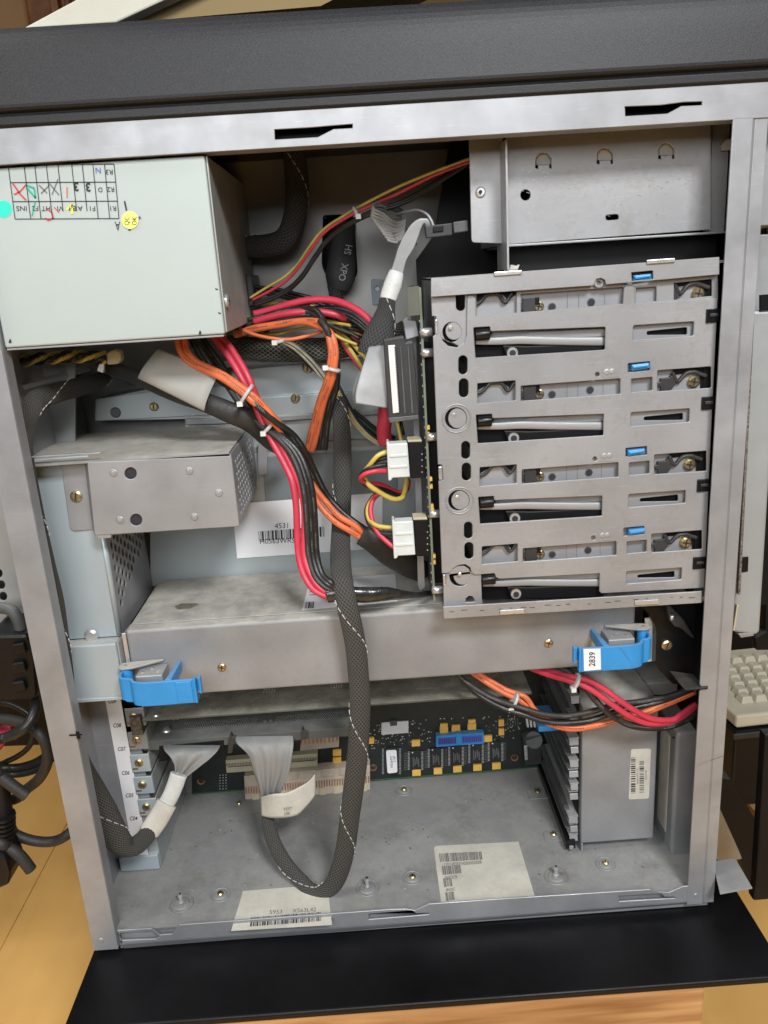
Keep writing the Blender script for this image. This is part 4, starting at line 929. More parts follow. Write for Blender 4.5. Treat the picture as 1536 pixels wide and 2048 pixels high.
# black end bracket right of the tray
t = thing('black_end_bracket', 'black plastic bracket with one brass screw between tray and front post', 'bracket')
m = MB(); m.prism([P(x, y, YT+.004) for x, y in rnd([(1282, 1215), (1392, 1205), (1388, 1370), (1345, 1368), (1311, 1332), (1313, 1258), (1296, 1225)], 4)], (0, .010, 0), 'blackm'); m.build('plate', t, .001)
screw(P(1333, 1290, YT+.0038), FR, .0040, 'brass', t)
m = MB(); m.prism([P(x, y, YT-.004) for x, y in [(1333, 1208), (1345, 1215), (1368, 1240), (1392, 1278), (1384, 1276), (1362, 1257), (1350, 1254), (1338, 1240)]], (0, .008, 0), 'dark'); m.build('ramp', t, .0012)
m = MB(); m.tube([P(1344, 1230, YT-.006), P(1343, 1240, YT-.006)], .0015, 'silver', seg=10, sub=False); m.build('pin', t)
t = thing('plastic_guide', 'small black plastic tongue clipped into the slot of the front post', 'clip')
zq = P(1400, 1377, .0).z
m = MB(); m.prism([PZ(x, y, zq) for x, y in [(1338, 1344), (1385, 1350), (1410, 1375), (1412, 1379), (1370, 1383)]], (0, 0, .0012), 'black'); m.box(XR-.004, XR+.0055, -.0012, .004, zq-.0004, zq+.0008, 'black'); m.build('tongue', t, .0004)

# ================================================================== MOTHERBOARD
YMB = .1655
mb = thing('motherboard', 'black circuit board low on the back panel with memory chips and blue socket', 'motherboard')
m = MB(); m.prism([P(x, y, YMB) for x, y in [(384, 1588), (1098, 1533), (1098, 1320), (384, 1370)]], (0, .0016, 0), 'pcb'); m.build('board', mb)
m = MB(); m.prism([P(x, y, YMB-.0002) for x, y in [(384, 1589), (1098, 1534), (1098, 1532), (384, 1587)]], (0, .0020, 0), 'inkgr'); m.build('board_edge', mb); sc.objects['board_edge'].data.materials[0] = mat('board_edge_green', (.03, .13, .05), .5)
fb = onY(YMB-.0004)
def comp(x, y, w_, h, d, mt, name, sk=-.07, extra=None, bev=.0003):
    b = MB(); pts = [(x-w_/2, y-sk*-w_/2*1), (x+w_/2, y+sk*w_/2), (x+w_/2, y+sk*w_/2+h), (x-w_/2, y-sk*w_/2+h)]
    pts[0] = (x-w_/2, y-sk*w_/2)
    b.prism([P(a, c, YMB-d) for a, c in pts], (0, d-.0001, 0), mt)
    if extra: extra(b)
    return b.build(name, mb, bev)
for x, y in ((831, 1502), (871, 1497), (912, 1493), (952, 1488), (991, 1484)):
    def ex(b, x=x, y=y):
        for s_ in (-1, 1):
            for k in range(14): line(b, (x+s_*13.5-2, y+2+k*2.7), (x+s_*13.5+2, y+2+k*2.7), 1.3, onY(YMB-.0012), 'silver')
        b.disc(P(x-6, y+3, YMB-.0021), FR, .0007, .0002, 'white', 10)
        for k in range(4): line(b, (x-5+k*3.6, y+12+(k % 2)*3), (x-4+k*3.6, y+32-(k % 3)*3), 1.6, onY(YMB-.0023), 'inkg')
    comp(x, y, 22, 38, .002, 'chip', 'memory_chip', extra=ex)
def ex(b):
    for s_ in (-1, 1):
        for k in range(20): line(b, (783+s_*16.5-2.5, 1498+k*2.6), (783+s_*16.5+2.5, 1498+k*2.6), 1.2, onY(YMB-.0012), 'silver')
    b.prism([P(a, c, YMB-.0030) for a, c in rnd([(772, 1501), (793, 1500), (795, 1545), (775, 1547)], 4)], (0, .0007, 0), 'paper')
    for q, s_ in enumerate(('07N6204', '9012')): text(b, s_, (785+q*6, 1512), (.2, 6.2), (-7, .2), onY(YMB-.0032), 'ink')
comp(783, 1496, 30, 52, .0024, 'chip', 'firmware_chip', extra=ex)
def cap(x, y, w_=17, h=12): comp(x, y, w_, h, .0026, 'tant', 'capacitor')
for x, y in ((833, 1540), (876, 1537), (915, 1533), (955, 1530), (993, 1527), (832, 1481), (740, 1476), (976, 1472), (888, 1455), (912, 1451), (944, 1448), (674, 1500), (674, 1516)): cap(x, y)
for x, y in ((888, 1448), (944, 1440), (1003, 1440), (1003, 1458)): cap(x, y, 11 if x > 1000 else 15, 13 if x > 1000 else 7)
def ex(b):
    b.prism([P(a, c, YMB-.0075) for a, c in [(876, 1477), (964, 1471), (964, 1484), (876, 1490)]], (0, .0012, 0), 'inkb')
    for k in range(20): line(b, (880+k*4.3, 1479-k*.3), (880+k*4.3, 1488-k*.3), 1.1, onY(YMB-.0078), 'ink')
comp(920, 1469, 96, 22, .0070, 'blue', 'ribbon_socket', extra=ex); 
b = comp(918, 1468, 12, 22, .0085, 'blue', 'polarising_key')
b = comp(790, 1444, 54, 24, .0016, 'paper', 'paper_sticker'); b = comp(787, 1442, 14, 10, .0024, 'inkr', 'sealed_jumper'); b.data.materials[0] = M['card2']
m = MB(); rg = random.Random(11)
for i in range(230):
    x = rg.choice((rg.uniform(735, 1080), rg.uniform(840, 1060), rg.uniform(735, 830))); y = rg.uniform(1436, 1486)-.07*(x-900); w_ = rg.choice((1.6, 2.2, 3))
    if 862 < x < 972 and y > 1440: continue
    line(m, (x, y), (x+w_, y), rg.choice((1.2, 1.8, 2.4)), onY(YMB-.0006), rg.choice(('silver', 'inkg', 'slotc', 'silver')))
for k in range(10):
    for x in (811, 852, 892, 931, 972, 1009):
        y = 1505-.1*(x-831)+k*3.6; line(m, (x-3, y), (x+3, y-1), 1.2, onY(YMB-.0006), 'inkg')
for r_ in range(6):
    for q in range(3): m.disc(P(440+q*6-r_*0, 1550+r_*5.5-q*.3, YMB-.0002), FR, .0006, .0003, 'silver', 8)
for q in range(5): line(m, (1015+q*5, 1435), (1016+q*5, 1452), 1.3, onY(YMB-.0006), 'inkg')
m.build('surface_parts', mb); sc.objects['surface_parts']['kind'] = 'stuff'
for x, y in ((746, 1535), (1029, 1515), (402, 1562), (530, 1600) if False else (1022, 1452)):
    r = .0038 if x != 1022 else .0015
    b = MB(); b.disc(P(x, y, YMB-.0002), FR, r, .0008, 'copper' if x != 1022 else 'silver', 24, r*.9); b.disc(P(x, y, YMB-.0011), FR, r*.72, .001, 'dark', 20, r*.5, True); b.build('mounting_screw', mb)
# expansion sockets
def socket(p, d, mt, name, n_=0, pm=None, y2=None):
    b = MB(); b.prism([P(x, y, YMB-d) for x, y in p], (0, d-.0001, 0), mt)
    if n_:
        A, B = V(p[3]), V(p[2])
        A2, B2 = V(p[0]), V(p[1])
        for k in range(n_):
            t_ = (k+.5)/n_; q = A.lerp(B, t_); q2 = A2.lerp(B2, t_)
            if y2: a_, b_ = y2
            else: a_, b_ = .3, .7
            u1 = q2.lerp(q, a_); u2 = q2.lerp(q, b_); line(b, u1, u2, 1.2 if not pm else 2.4, onY(YMB-d-.0003), pm or 'ink')
    return b.build(name, mb, .0004)
socket([(451, 1521), (635, 1507), (635, 1533), (453, 1546)], .008, 'slotc', 'expansion_socket', 60, None, (.25, .45))
m = MB(); line(m, (456, 1537), (632, 1523), 3, onY(YMB-.0084), 'slotw'); line(m, (455, 1534), (632, 1520), 1.4, onY(YMB-.0085), 'ink'); m.build('socket_groove', mb)
socket([(488, 1553), (740, 1532), (740, 1580), (491, 1603)], .012, 'slotw', 'edge_socket', 48, 'copper', (.42, .70))
m = MB()
for k in range(7): x = 500+k*36; m.prism([P(a, c, YMB-.0135) for a, c in [(x, 1552-(x-488)*.083), (x+24, 1550-(x-488)*.083), (x+24, 1565-(x-488)*.083), (x, 1567-(x-488)*.083)]], (0, .0014, 0), 'slotw')
for k in range(9): x = 505+k*27; m.prism([P(a, c, YMB-.0135) for a, c in [(x, 1590-(x-488)*.083), (x+13, 1589-(x-488)*.083), (x+13, 1602-(x-488)*.083), (x, 1603-(x-488)*.083)]], (0, .0014, 0), 'slotc')
m.build('socket_ribs', mb, .0003)
socket([(598, 1478), (678, 1472), (678, 1494), (600, 1502)], .014, 'slotw', 'edge_socket', 10, 'copper', (.05, .5))
m = MB(); line(m, (622, 1474), (700, 1468), 4, onY(YMB-.0146), 'ink'); m.build('socket_mouth', mb)
for k in range(16): pass
m = MB()
for k in range(18): line(m, (622+k*4.3, 1476-k*.33), (622+k*4.3, 1472-k*.33), 1.3, onY(YMB-.0149), 'slotc')
m.build('contact_row', mb)
# lithium cell holder and clips at the right end
m = MB(); m.prism([P(x, y, YMB-.012) for x, y in [(1046, 1478), (1082, 1470), (1084, 1528), (1050, 1532)]], (0, .011, 0), 'dark'); m.tube([P(1068, 1480, YMB-.013), P(1068, 1481, YMB-.001)], .008, 'card2', seg=24, sub=False); m.prism([P(x, y, YMB-.0125) for x, y in [(1048, 1492), (1055, 1491), (1056, 1520), (1050, 1521)]], (0, .002, 0), 'silver'); m.build('battery_holder', mb, .0005)
m = MB()
for k in range(3): m.prism([P(x+k*7, y, YMB-.006) for x, y in [(1052, 1436), (1056, 1436), (1058, 1455), (1054, 1455)]], (0, .005, 0), 'white')
m.build('jumper_block', mb, .0003)
m = MB(); m.prism([P(x, y, YMB-.010) for x, y in [(1059, 1425), (1078, 1426), (1082, 1440), (1066, 1442)]], (0, .008, 0), 'blue'); m.build('blue_latch', mb, .0008)

# ================================================================== CARD SLOT PANEL (lower left)
YS_ = .068
t = thing('slot_bracket_panel', 'grey rear slot panel with white strip reading C09 to C04 and brass screws', 'slot panel')
xs0 = P(300, 1600, YS_).x; zt_s = P(230, 1395, YS_).z
XS = P(322, 1737, YS_).x
m = MB(); m.box(XO+.002, P(250, 1560, YS_).x, YS_, YS_+.0014, ZF+.013, zt_s, 'zincb'); m.build('front_strip', t)
m = MB(); m.box(P(243, 1740, YS_).x, XS-.0003, YS_-.002, YS_+.02, ZF+.0005, P(300, 1708, YS_).z, 'blue_grey'); m.build('foot', t, .001)
osx = onY(YS_-.0004); ost = onY(YS_-.0006)
m = MB(); m.face([osx(*p) for p in [(210, 1398), (241, 1397), (298, 1716), (268, 1717)]], 'paper')
for s_, x, y in (('C09', 216, 1407), ('C08', 226, 1455), ('C07', 235, 1502), ('C06', 243, 1550), ('C05', 251, 1595), ('C04', 259, 1641)): text(m, s_, (x, y), (9.4, -.5), (.5, -11), ost, 'ink', .015)
m.build('label_strip', t)
for i, (x, y) in enumerate(((266, 1434), (272, 1481), (277, 1526), (284, 1570), (292, 1614))):
    mt = 'zincdusty' if i < 2 else 'blue_grey'
    c = P(x, y, YS_-.003); dz_ = P(x, y-26, YS_).z-c.z
    b = MB(); b.box(c.x-.0060, c.x+.0090, YS_-.003, YS_-.0015, c.z-.0085, c.z+.0075, mt); b.box(c.x+.0078, c.x+.0090, YS_-.0014, YS_+.09, c.z-.009, c.z+.008, 'panel'); b.build('slot_cover', t, .0005)
    screw(c+V((.0005, -.0001, .0005)), FR, .0034, 'brass', t, ang=.3+i*.5)
    b = MB(); b.prism([c+V((-.0055, -.0002, -.006)), c+V((-.001, -.0002, -.006)), c+V((-.001, -.0002, -.0045)), c+V((-.0055, -.0002, -.0045))], (0, .0001, 0), 'copper'); b.build('keyhole_mark', t)
m = MB(); m.box(XS-.012, XS, YS_+.002, YB-.002, ZF+.0005, P(330, 1480, YS_).z, 'panel')
m.build('side_wall', t, .0004)
for x, y in ((188, 1514), (228, 1690)): b = MB(); b.disc(P(x, y, YS_-.0001), FR, .0012, .0005, 'silver', 12, .0006); b.build('rivet', t)

# ================================================================== EXPANSION CARDS
def card(name, label, pts, Y, mt, th=.0016, extra=None):
    t = thing(name, label, 'expansion card'); z = P(*pts[0], Y).z
    b = MB(); q = [P(*pts[0], Y), P(*pts[1], Y)]; a, c = q; c.z = a.z
    b.prism([a, c, V((c.x, YMB-.010, a.z)), V((a.x, YMB-.010, a.z))], (0, 0, -th), mt); b.build('board', t, .0002)
    return t, a, c
t, a, c = card('expansion_card', 'upper dusty grey-green expansion card below the processor tray', [(284, 1440), (1064, 1408)], .062, 'card')
rg = random.Random(4); m = MB()
for (fx, fy) in ((.12, .3), (.30, .3), (.48, .28), (.9, .5)):
    for i in range(5):
        for j in range(4): m.disc(V((a.x+(c.x-a.x)*fx+i*.0022, a.y+.03+j*.0022, a.z)), UP, .0005, .0003, 'oldpaper', 6)
for i in range(9): m.disc(V((a.x+(c.x-a.x)*.71+i*.0021, a.y+.018, a.z)), UP, .0005, .0006, 'silver', 6)
for i in range(90): m.disc(V((rg.uniform(a.x+.02, c.x-.01), rg.uniform(a.y+.004, a.y+.08), a.z)), UP, rg.uniform(.0003, .0007), .0002, rg.choice(('oldpaper', 'inkg', 'slotc')), 6)
m.build('solder_joints', t); 
m = MB(); m.box(a.x-.009, a.x-.0005, a.y-.002, a.y+.01, a.z-.012, a.z+.004, 'grime'); m.build('bracket_foot', t)
b = MB(); c_ = V((a.x+.010, a.y+.006, a.z)); b.disc(c_, UP, .003, .0012, 'silver', 20, .0024); b.build('screw', t)
t, a, c = card('expansion_card', 'lower dusty card with rows of bright solder points and two grey ribbons', [(286, 1482), (738, 1458)], .070, 'card2')
m = MB()
for (f0, f1) in ((.16, .50), (.58, .99)):
    n_ = int((f1-f0)*(c.x-a.x)/.0019)
    for i in range(n_):
        for j in range(5): m.disc(V((a.x+(c.x-a.x)*f0+i*.0019+(j % 2)*.0009, a.y+.014+j*.0022, a.z)), UP, .00042, .0004, 'silver', 6)
for q in range(2):
    for j in range(6): m.disc(V((a.x+.018+q*.0035+j*.0006, a.y+.030+j*.0028, a.z)), UP, .0007, .0004, 'white', 6)
for f in (.53, .555): m.disc(V((a.x+(c.x-a.x)*f, a.y+.017, a.z)), UP, .0016, .0003, 'zinc', 14)
m.build('solder_rows', t); sc.objects['solder_rows']['kind'] = 'stuff'
b = MB(); c_ = V((a.x+.016, a.y+.014, a.z)); b.disc(c_, UP, .0042, .0012, 'silver', 20, .0034); b.disc(c_+V((0, 0, .0012)), UP, .0024, .0014, 'zinc', 6); b.build('screw', t)
m = MB(); m.box(a.x, c.x, a.y-.0016, a.y-.0001, a.z-.008, a.z-.0002, 'card2'); m.build('front_rim', t, .0003)
b = MB(); b.prism([P(x, y, .068) for x, y in [(318, 1492), (448, 1480), (448, 1505), (318, 1524)]], (0, .014, 0), 'black'); b.build('ribbon_socket', t, .0005)
b = MB(); b.prism([P(x, y, .066) for x, y in [(457, 1478), (462, 1467), (465, 1474), (472, 1474), (468, 1482), (464, 1506), (455, 1508)]], (0, .004, 0), 'dark'); b.build('socket_latch', t, .0003)
b = MB(); b.prism([P(x, y, .068) for x, y in [(575, 1482), (600, 1480), (600, 1502), (575, 1504)]], (0, .012, 0), 'black'); b.build('ribbon_socket', t, .0005)
b = MB(); b.prism([P(x, y, .068) for x, y in [(601, 1467), (605, 1456), (608, 1462), (617, 1462), (617, 1478), (602, 1480)]], (0, .004, 0), 'dark'); b.build('socket_latch', t, .0003)
# ================================================================== CABLES
def thr(parent, fr, phase, pitch, mt='thread', wd=.0009, vis=1):      # dashed tracer thread wound round a sleeve
    b = MB(); L_ = 0; seg = .0035; gap = .0016; tot = fr[-1][5]
    def at(l, off=0.):
        for i in range(len(fr)-1):
            if fr[i+1][5] >= l: break
        t = (l-fr[i][5])/max(1e-9, fr[i+1][5]-fr[i][5]); c = fr[i][0].lerp(fr[i+1][0], t); nn = fr[i][1].lerp(fr[i+1][1], t); bb = fr[i][2].lerp(fr[i+1][2], t)
        R_ = fr[i][3]*(1-t)+fr[i+1][3]*t+.0002; f_ = fr[i][4]; a = phase+l/pitch*2*math.pi+off
        return c+bb*math.cos(a)*R_+nn*math.sin(a)*R_*f_
    l = .002
    while l < tot-seg:
        b.tube([at(l), at(l+seg*.5), at(l+seg)], wd*.38, mt, seg=5, sub=False); l += seg+gap
    return b.build('tracer_thread', parent)
def sleeve(name, label, cat, pts, r, mt, flat=.5, seg=20, thread=None, res=8):
    t = thing(name, label, cat); fr = []; b = MB()
    b.tube([P(*p) for p in pts], r, mt, seg=seg, flat=flat, fd=(0, -1, 0), res=res, frames=fr); b.build('sleeve', t)
    for ph, pi_ in (thread or []): thr(t, fr, ph, pi_)
    return t
# main long sleeve
t1 = sleeve('braided_cable', 'long dusty grey braided cable hanging in front of the module box and looping up', 'cable',
  [(664, 772, .11), (676, 800, .10), (683, 850, .09), (685, 920, .08), (684, 1000, .07), (682, 1060, .055), (681, 1120, .035), (686, 1170, .018), (699, 1230, .012), (711, 1290, .012), (717, 1350, .012), (720, 1400, .012), (719, 1450, .012),
   (715, 1510, .014), (708, 1570, .016), (700, 1630, .018), (692, 1690, .020), (680, 1740, .021), (664, 1772, .022), (642, 1785, .024), (620, 1778, .028), (596, 1756, .034), (570, 1725, .042), (550, 1690, .050), (540, 1660, .056), (536, 1635, .062), (537, 1610, .066)],
  [.0055, .0060, .0064, .0068, .0068, .0070, .0074, .0074, .0074, .0074, .0074, .0076, .0076, .0078, .0078, .0076, .0076, .0076, .0074, .0070, .0066, .0066, .0064, .0062, .0058, .0052, .0048], 'braid', .5, 24, [(.6, .088)])
# grey ribbon fan + paper flag at its end
m = MB(); Q = lambda x, y, Y: P(x, y, Y)
m.strip([(Q(470, 1473, .069), Q(586, 1471, .069)), (Q(474, 1488, .062), Q(587, 1490, .062)), (Q(497, 1512, .058), Q(583, 1516, .058)), (Q(507, 1545, .058), Q(577, 1548, .058)), (Q(518, 1576, .060), Q(562, 1580, .060)), (Q(524, 1600, .064), Q(556, 1602, .064))], 'rib', 22, wave=.0022, k=7)
m.build('ribbon_fan', t1, solid=.0009, label='dusty grey ribbon fanning out from the sleeve')
m = MB(); m.strip([(Q(521, 1594, .060), Q(523, 1632, .060)), (Q(545, 1588, .052), Q(548, 1636, .053)), (Q(575, 1585, .052), Q(590, 1632, .052)), (Q(602, 1572, .056), Q(612, 1614, .056)), (Q(618, 1562, .060), Q(628, 1594, .060)), (Q(630, 1548, .062), Q(630, 1590, .062))], 'oldpaper', 10)
m.build('paper_flag', t1, solid=.0004, label='off-white paper tag folded round the cable')
m = MB(); text(m, 'TEST', (566, 1622), (8.5, -1.2), (.6, -8.5), onY(.0505), 'inkg'); text(m, 'OK', (568, 1631), (8.5, -1.2), (.6, -8.5), onY(.0505), 'inkg'); m.build('tag_writing', t1)
# left sleeve
t2 = sleeve('braided_cable', 'dusty dark braided cable hugging the rear post and bending up to a ribbon', 'cable',
  [(212, 752, .12), (190, 765, .10), (150, 776, .075), (105, 788, .05), (72, 802, .035), (56, 830, .03), (50, 865, .028), (50, 905, .022), (60, 960, .018), (76, 1040, .018), (96, 1130, .018), (112, 1200, .018), (124, 1280, .017), (134, 1350, .018), (140, 1420, .020), (150, 1480, .024), (166, 1530, .028), (184, 1575, .030), (203, 1620, .030), (222, 1660, .030), (243, 1688, .030), (265, 1694, .032), (287, 1678, .036), (304, 1655, .040), (320, 1632, .044)],
  [.0055, .0062, .0068, .0068, .0070, .0068, .0062, .0055, .0050, .0050, .0052, .0055, .0052, .0048, .0048, .0052, .0070, .0100, .0122, .0122, .0105, .0084, .0072, .0070, .0068], 'braid', .5, 24, [(2.6, .085)])
m = MB(); m.tube([P(298, 1664, .039), P(316, 1638, .042), P(334, 1606, .047)], [.0084, .0084, .0082], 'oldpaper', seg=18, flat=.42, fd=(0, -1, 0)); m.build('paper_wrap', t2, label='stained white paper wrap')
m = MB(); m.tube([P(328, 1615, .047), P(344, 1586, .050), P(358, 1548, .054)], [.0066, .0066, .0068], 'tapew', seg=18, flat=.5, fd=(0, -1, 0)); m.build('tape_wrap', t2)
m = MB(); m.strip([(Q(326, 1489, .070), Q(441, 1489, .070)), (Q(329, 1500, .060), Q(436, 1500, .062)), (Q(342, 1514, .056), Q(420, 1516, .058)), (Q(350, 1530, .056), Q(395, 1535, .056)), (Q(350, 1548, .056), Q(374, 1552, .056)), (Q(346, 1565, .055), Q(368, 1570, .055))], 'rib', 22, wave=-.003, k=4)
m.build('ribbon_fan', t2, solid=.0009, label='dusty grey ribbon fan')
# upper right black sleeve to the silver ribbon
t3 = sleeve('braided_cable', 'black braided cable widening under a white tape wrap beside the drive cage', 'cable',
  [(776, 590, .05), (773, 615, .048), (768, 640, .045), (760, 665, .043), (752, 690, .042), (745, 712, .042)], [.0050, .0058, .0078, .0098, .0108, .0105], 'braidk', .45, 24, [(1.2, .07)])
m = MB(); m.tube([P(793, 545, .055), P(786, 568, .052), P(778, 592, .050), P(776, 600, .049)], [.0050, .0062, .0060, .0054], 'tapew', seg=14, flat=.6, fd=(0, -1, 0)); m.build('tape_wrap', t3)
# fan of grey wires into small black connector
def bundle(name, label, cat='wire bundle', group=None): return thing(name, label, cat, group)
t = bundle('grey_ribbon_bundle', 'split grey ribbon wires curling from white tape up to a small black plug', 'ribbon cable')
for i in range(8):
    o_ = i*3.2; wire(t, [(782+o_*.9, 552, .055), (792+o_*.8, 520, .052), (800+o_*1.1, 495, .050), (812+o_*1.0, 470, .048), (826+o_*.7, 450, .046), (842+o_*.4, 440, .045), (852+o_*.2, 446, .046), (858, 462, .050)], .0011, 'ribbon', 'ribbon_strand')
rq = random.Random(8)
for i in range(11):
    f = i/10; j = rq.uniform(-1.5, 1.5); xL = 738+abs(f-.3)*26+f*18; yL = 418+f*62
    wire(t, [(812-f*4, 440+f*36, .076), (790-f*2, 446+f*38+j, .074), (xL+20, yL+9-f*4, .070), (xL+3, yL+1, .068), (xL+1, yL-8, .071), (xL+14, yL-13+f*3, .078), (xL+36, yL-6+f*8, .088), (xL+58, yL+2+f*6, .10)], .00095, 'ribs', 'ribbon_strand')
wire(t, [(795, 428, .09), (815, 423, .075), (835, 420, .06), (853, 428, .05), (862, 440, .048), (867, 452, .048)], .0008, 'ribbon', 'ribbon_strand')
t = thing('cable_plug', 'small black latching plug at the left edge of the empty drive bay', 'connector')
m = MB(); m.prism([P(x, y, .042) for x, y in [(850, 452), (904, 446), (905, 470), (853, 476)]], (0, .008, 0), 'dark'); m.prism([P(x, y, .0408) for x, y in [(866, 453), (887, 451), (887, 463), (866, 465)]], (0, .001, 0), 'black'); m.build('body', t, .0006)
m = MB(); m.prism([P(x, y, .044) for x, y in [(906, 444), (936, 440), (937, 462), (908, 466)]], (0, .010, 0), 'dgrey'); m.build('socket', t, .0006)
# heat-shrunk cable through the oval hole
t = sleeve('sleeved_cable', 'black cable with lettered heat shrink dropping out of the oval hole', 'cable', [(668, 570, .150), (673, 600, .148), (676, 640, .146), (678, 690, .140)], [.0055, .0050, .0052, .0052], 'braidk', .6, 16)
m = MB(); m.tube([P(694, 446, .166), P(688, 475, .158), P(684, 520, .152), P(680, 555, .150), P(676, 580, .150)], [.0070, .0082, .0108, .0116, .0075], 'hsbk', seg=20, flat=.5, fd=(0, -1, 0)); m.build('heat_shrink', t, label='dark grey heat shrink with pale lettering')
m = MB(); of = onY(.1425)
for s_, x, y in (('HS', 692, 488), ('XPO', 684, 526)): text(m, s_, (x, y), (-3.6, 17), (19, 3.5), of, 'ribbon', .01)
m.build('printed_letters', t)
m = MB(); m.tube([P(x, y, YB-.001) for x, y in rnd([(648, 433), (706, 430), (713, 545), (708, 556), (655, 553), (645, 530), (648, 433)], 10)], .0009, 'black', seg=6, sub=False); m.build('rubber_grommet', case)
# thick dark cable curving down behind the supply
sleeve('braided_cable', 'thick black braided cable bending behind the power supply under the top rail', 'cable', [(582, 270, .13), (590, 320, .13), (594, 380, .13), (588, 440, .13), (570, 478, .13), (535, 492, .135), (490, 492, .14), (450, 485, .14)], .0085, 'braidk', .8, 18, [(.3, .1)])
# horizontal net sleeve
sleeve('net_sleeve_cable', 'wide open-mesh black sleeve running level below the power supply wires', 'cable', [(455, 690, .125), (500, 697, .12), (560, 700, .118), (620, 700, .118), (680, 695, .12), (740, 682, .12), (790, 668, .12), (812, 655, .12)], [.0075, .0085, .0092, .0090, .0085, .0078, .007, .006], 'net', .5, 22)
# upper harness
t = bundle('drive_power_harness', 'red, yellow and black wires rising from the supply to the empty bay')
wire(t, [(505, 600, .11), (540, 582, .108), (572, 562, .105), (597, 535, .10), (618, 505, .095), (648, 466, .09), (690, 437, .085), (740, 412, .08), (800, 385, .07), (870, 350, .06), (945, 322, .05)], .0010, 'red', label='red wire')
wire(t, [(500, 596, .112), (535, 574, .11), (570, 553, .107), (597, 526, .104), (616, 498, .10), (646, 460, .095), (690, 430, .09), (740, 402, .08), (800, 372, .07), (870, 343, .06), (945, 315, .05)], .0010, 'yellow', label='yellow wire')
for o_ in (0, 5): wire(t, [(508, 606+o_, .112), (548, 592+o_, .11), (580, 574+o_, .108), (606, 548+o_, .103), (628, 515+o_, .10), (658, 474+o_, .096), (700, 444+o_, .09), (750, 420+o_, .085), (820, 395+o_, .08), (945, 318+o_*.8, .06)], .0013, 'bwire', label='black wire')
tie(t, 712, 425, .083, .0042, (10, -6))
# supply output: thick reds and small wires
t = bundle('red_output_wires', 'thick red and black wires arching right from the supply to the drive cage')
wire(t, [(508, 628, .10), (540, 620, .098), (580, 608, .094), (620, 600, .09), (660, 600, .086), (695, 610, .08), (725, 628, .075), (750, 655, .07), (765, 690, .065)], .0026, 'red', label='thick red wire')
wire(t, [(508, 638, .10), (545, 628, .098), (590, 616, .096), (620, 612, .095)], .0022, 'red', label='thick red wire')
wire(t, [(508, 644, .098), (550, 632, .094), (600, 624, .09), (640, 624, .09), (672, 630, .09), (700, 640, .095)], .0026, 'red', label='thick red wire')
for i, (a_, b_) in enumerate(((0, 0), (6, 7), (2, 14))):
    wire(t, [(620, 618+b_*.4, .10), (660, 616+b_*.6, .097), (700, 624+b_, .092), (730, 646+b_, .088), (752, 672+b_, .085), (768, 700+b_, .08)], .0022, 'bwire', label='black wire')
t = bundle('thin_output_wires', 'thin yellow and black wires leaving the right side of the supply')
wire(t, [(506, 580, .135), (540, 590, .132), (600, 604, .13), (640, 620, .13)], .0012, 'yellow', label='yellow wire')
wire(t, [(506, 609, .125), (550, 607, .124), (590, 610, .122)], .0014, 'yellow', label='yellow wire')
for o_, r_ in ((0, .0015), (7, .0012), (12, .0012)): wire(t, [(506, 573+o_, .13), (560, 580+o_, .128), (610, 592+o_, .126), (650, 604+o_, .125), (690, 622+o_, .122)], r_, 'bwire', label='black wire')
# black + orange loop
t = bundle('orange_loop_wires', 'orange and black wires looping right then dropping behind the module box')
for o_, oo_ in ((0, 0), (9, 10)):
    wire(t, [(470, 668+o_*.2, .10), (510, 656+o_*.3, .092), (560, 648+o_*.2, .085), (605, 642+o_*.2, .078), (640, 645+o_, .07), (658-oo_*.0+oo_*.8-4, 662+o_*.6, .066), (662+oo_*.9, 700, .064), (660+oo_*.9, 730, .064), (655+oo_*.9, 760, .066), (640+oo_*.9, 800, .074), (628+oo_, 845, .085), (618+oo_*1.1, 885, .095), (614+oo_, 900, .10)], .0024, 'orange', label='orange wire')
for i, o_ in enumerate((0, 8, 15, 21)):
    wire(t, [(660+o_*.6, 745, .075), (658+o_*.7, 775, .078), (648+o_*.8, 805, .084), (640+o_*.8, 840, .092), (634+o_*.9, 875, .10), (630+o_, 898, .105)], .0020, 'bwire', label='black wire')
wire(t, [(640, 640, .068), (655, 662, .064), (668, 700, .07), (675, 740, .075), (672, 780, .085)], .0024, 'bwired', label='dusty black wire')
for o_, mt_ in ((0, 'bwired'), (9, 'bwire'), (-8, 'bwire')):
    wire(t, [(470, 658+o_, .105), (510, 645+o_, .10), (560, 632+o_, .095), (610, 624+o_*.8, .09), (635, 632+o_, .082), (652, 655, .076), (664, 685, .08)], .0024, mt_, label='black wire')
wire(t, [(480, 657, .09), (505, 668, .085), (540, 676, .082), (575, 679, .082), (610, 673, .082), (645, 663, .082)], .0013, 'orange', label='thin orange wire')
tie(t, 664, 738, .063, .0062, (-3, 12)); tie(t, 558, 683, .08, .0040, (3, 12))
t = bundle('tangled_thin_wires', 'loose thin black, red and yellow wires tangled beneath the right end of the supply')
rq = random.Random(17)
for i in range(12):
    x = 470+rq.uniform(0, 60); y = 652+rq.uniform(-14, 22); c_ = rq.choice(('bwire', 'bwire', 'bwired', 'red', 'yellow', 'bwire')); pts = []
    for k in range(8):
        pts.append((x, y, .118-.004*k+rq.uniform(-.004, .004))); x += rq.uniform(24, 38); y += rq.uniform(-9, 9)+(k-3.2)*4.0
    wire(t, pts, .0012, c_, label={'bwire': 'black wire', 'bwired': 'dusty black wire', 'red': 'red wire', 'yellow': 'yellow wire'}[c_])
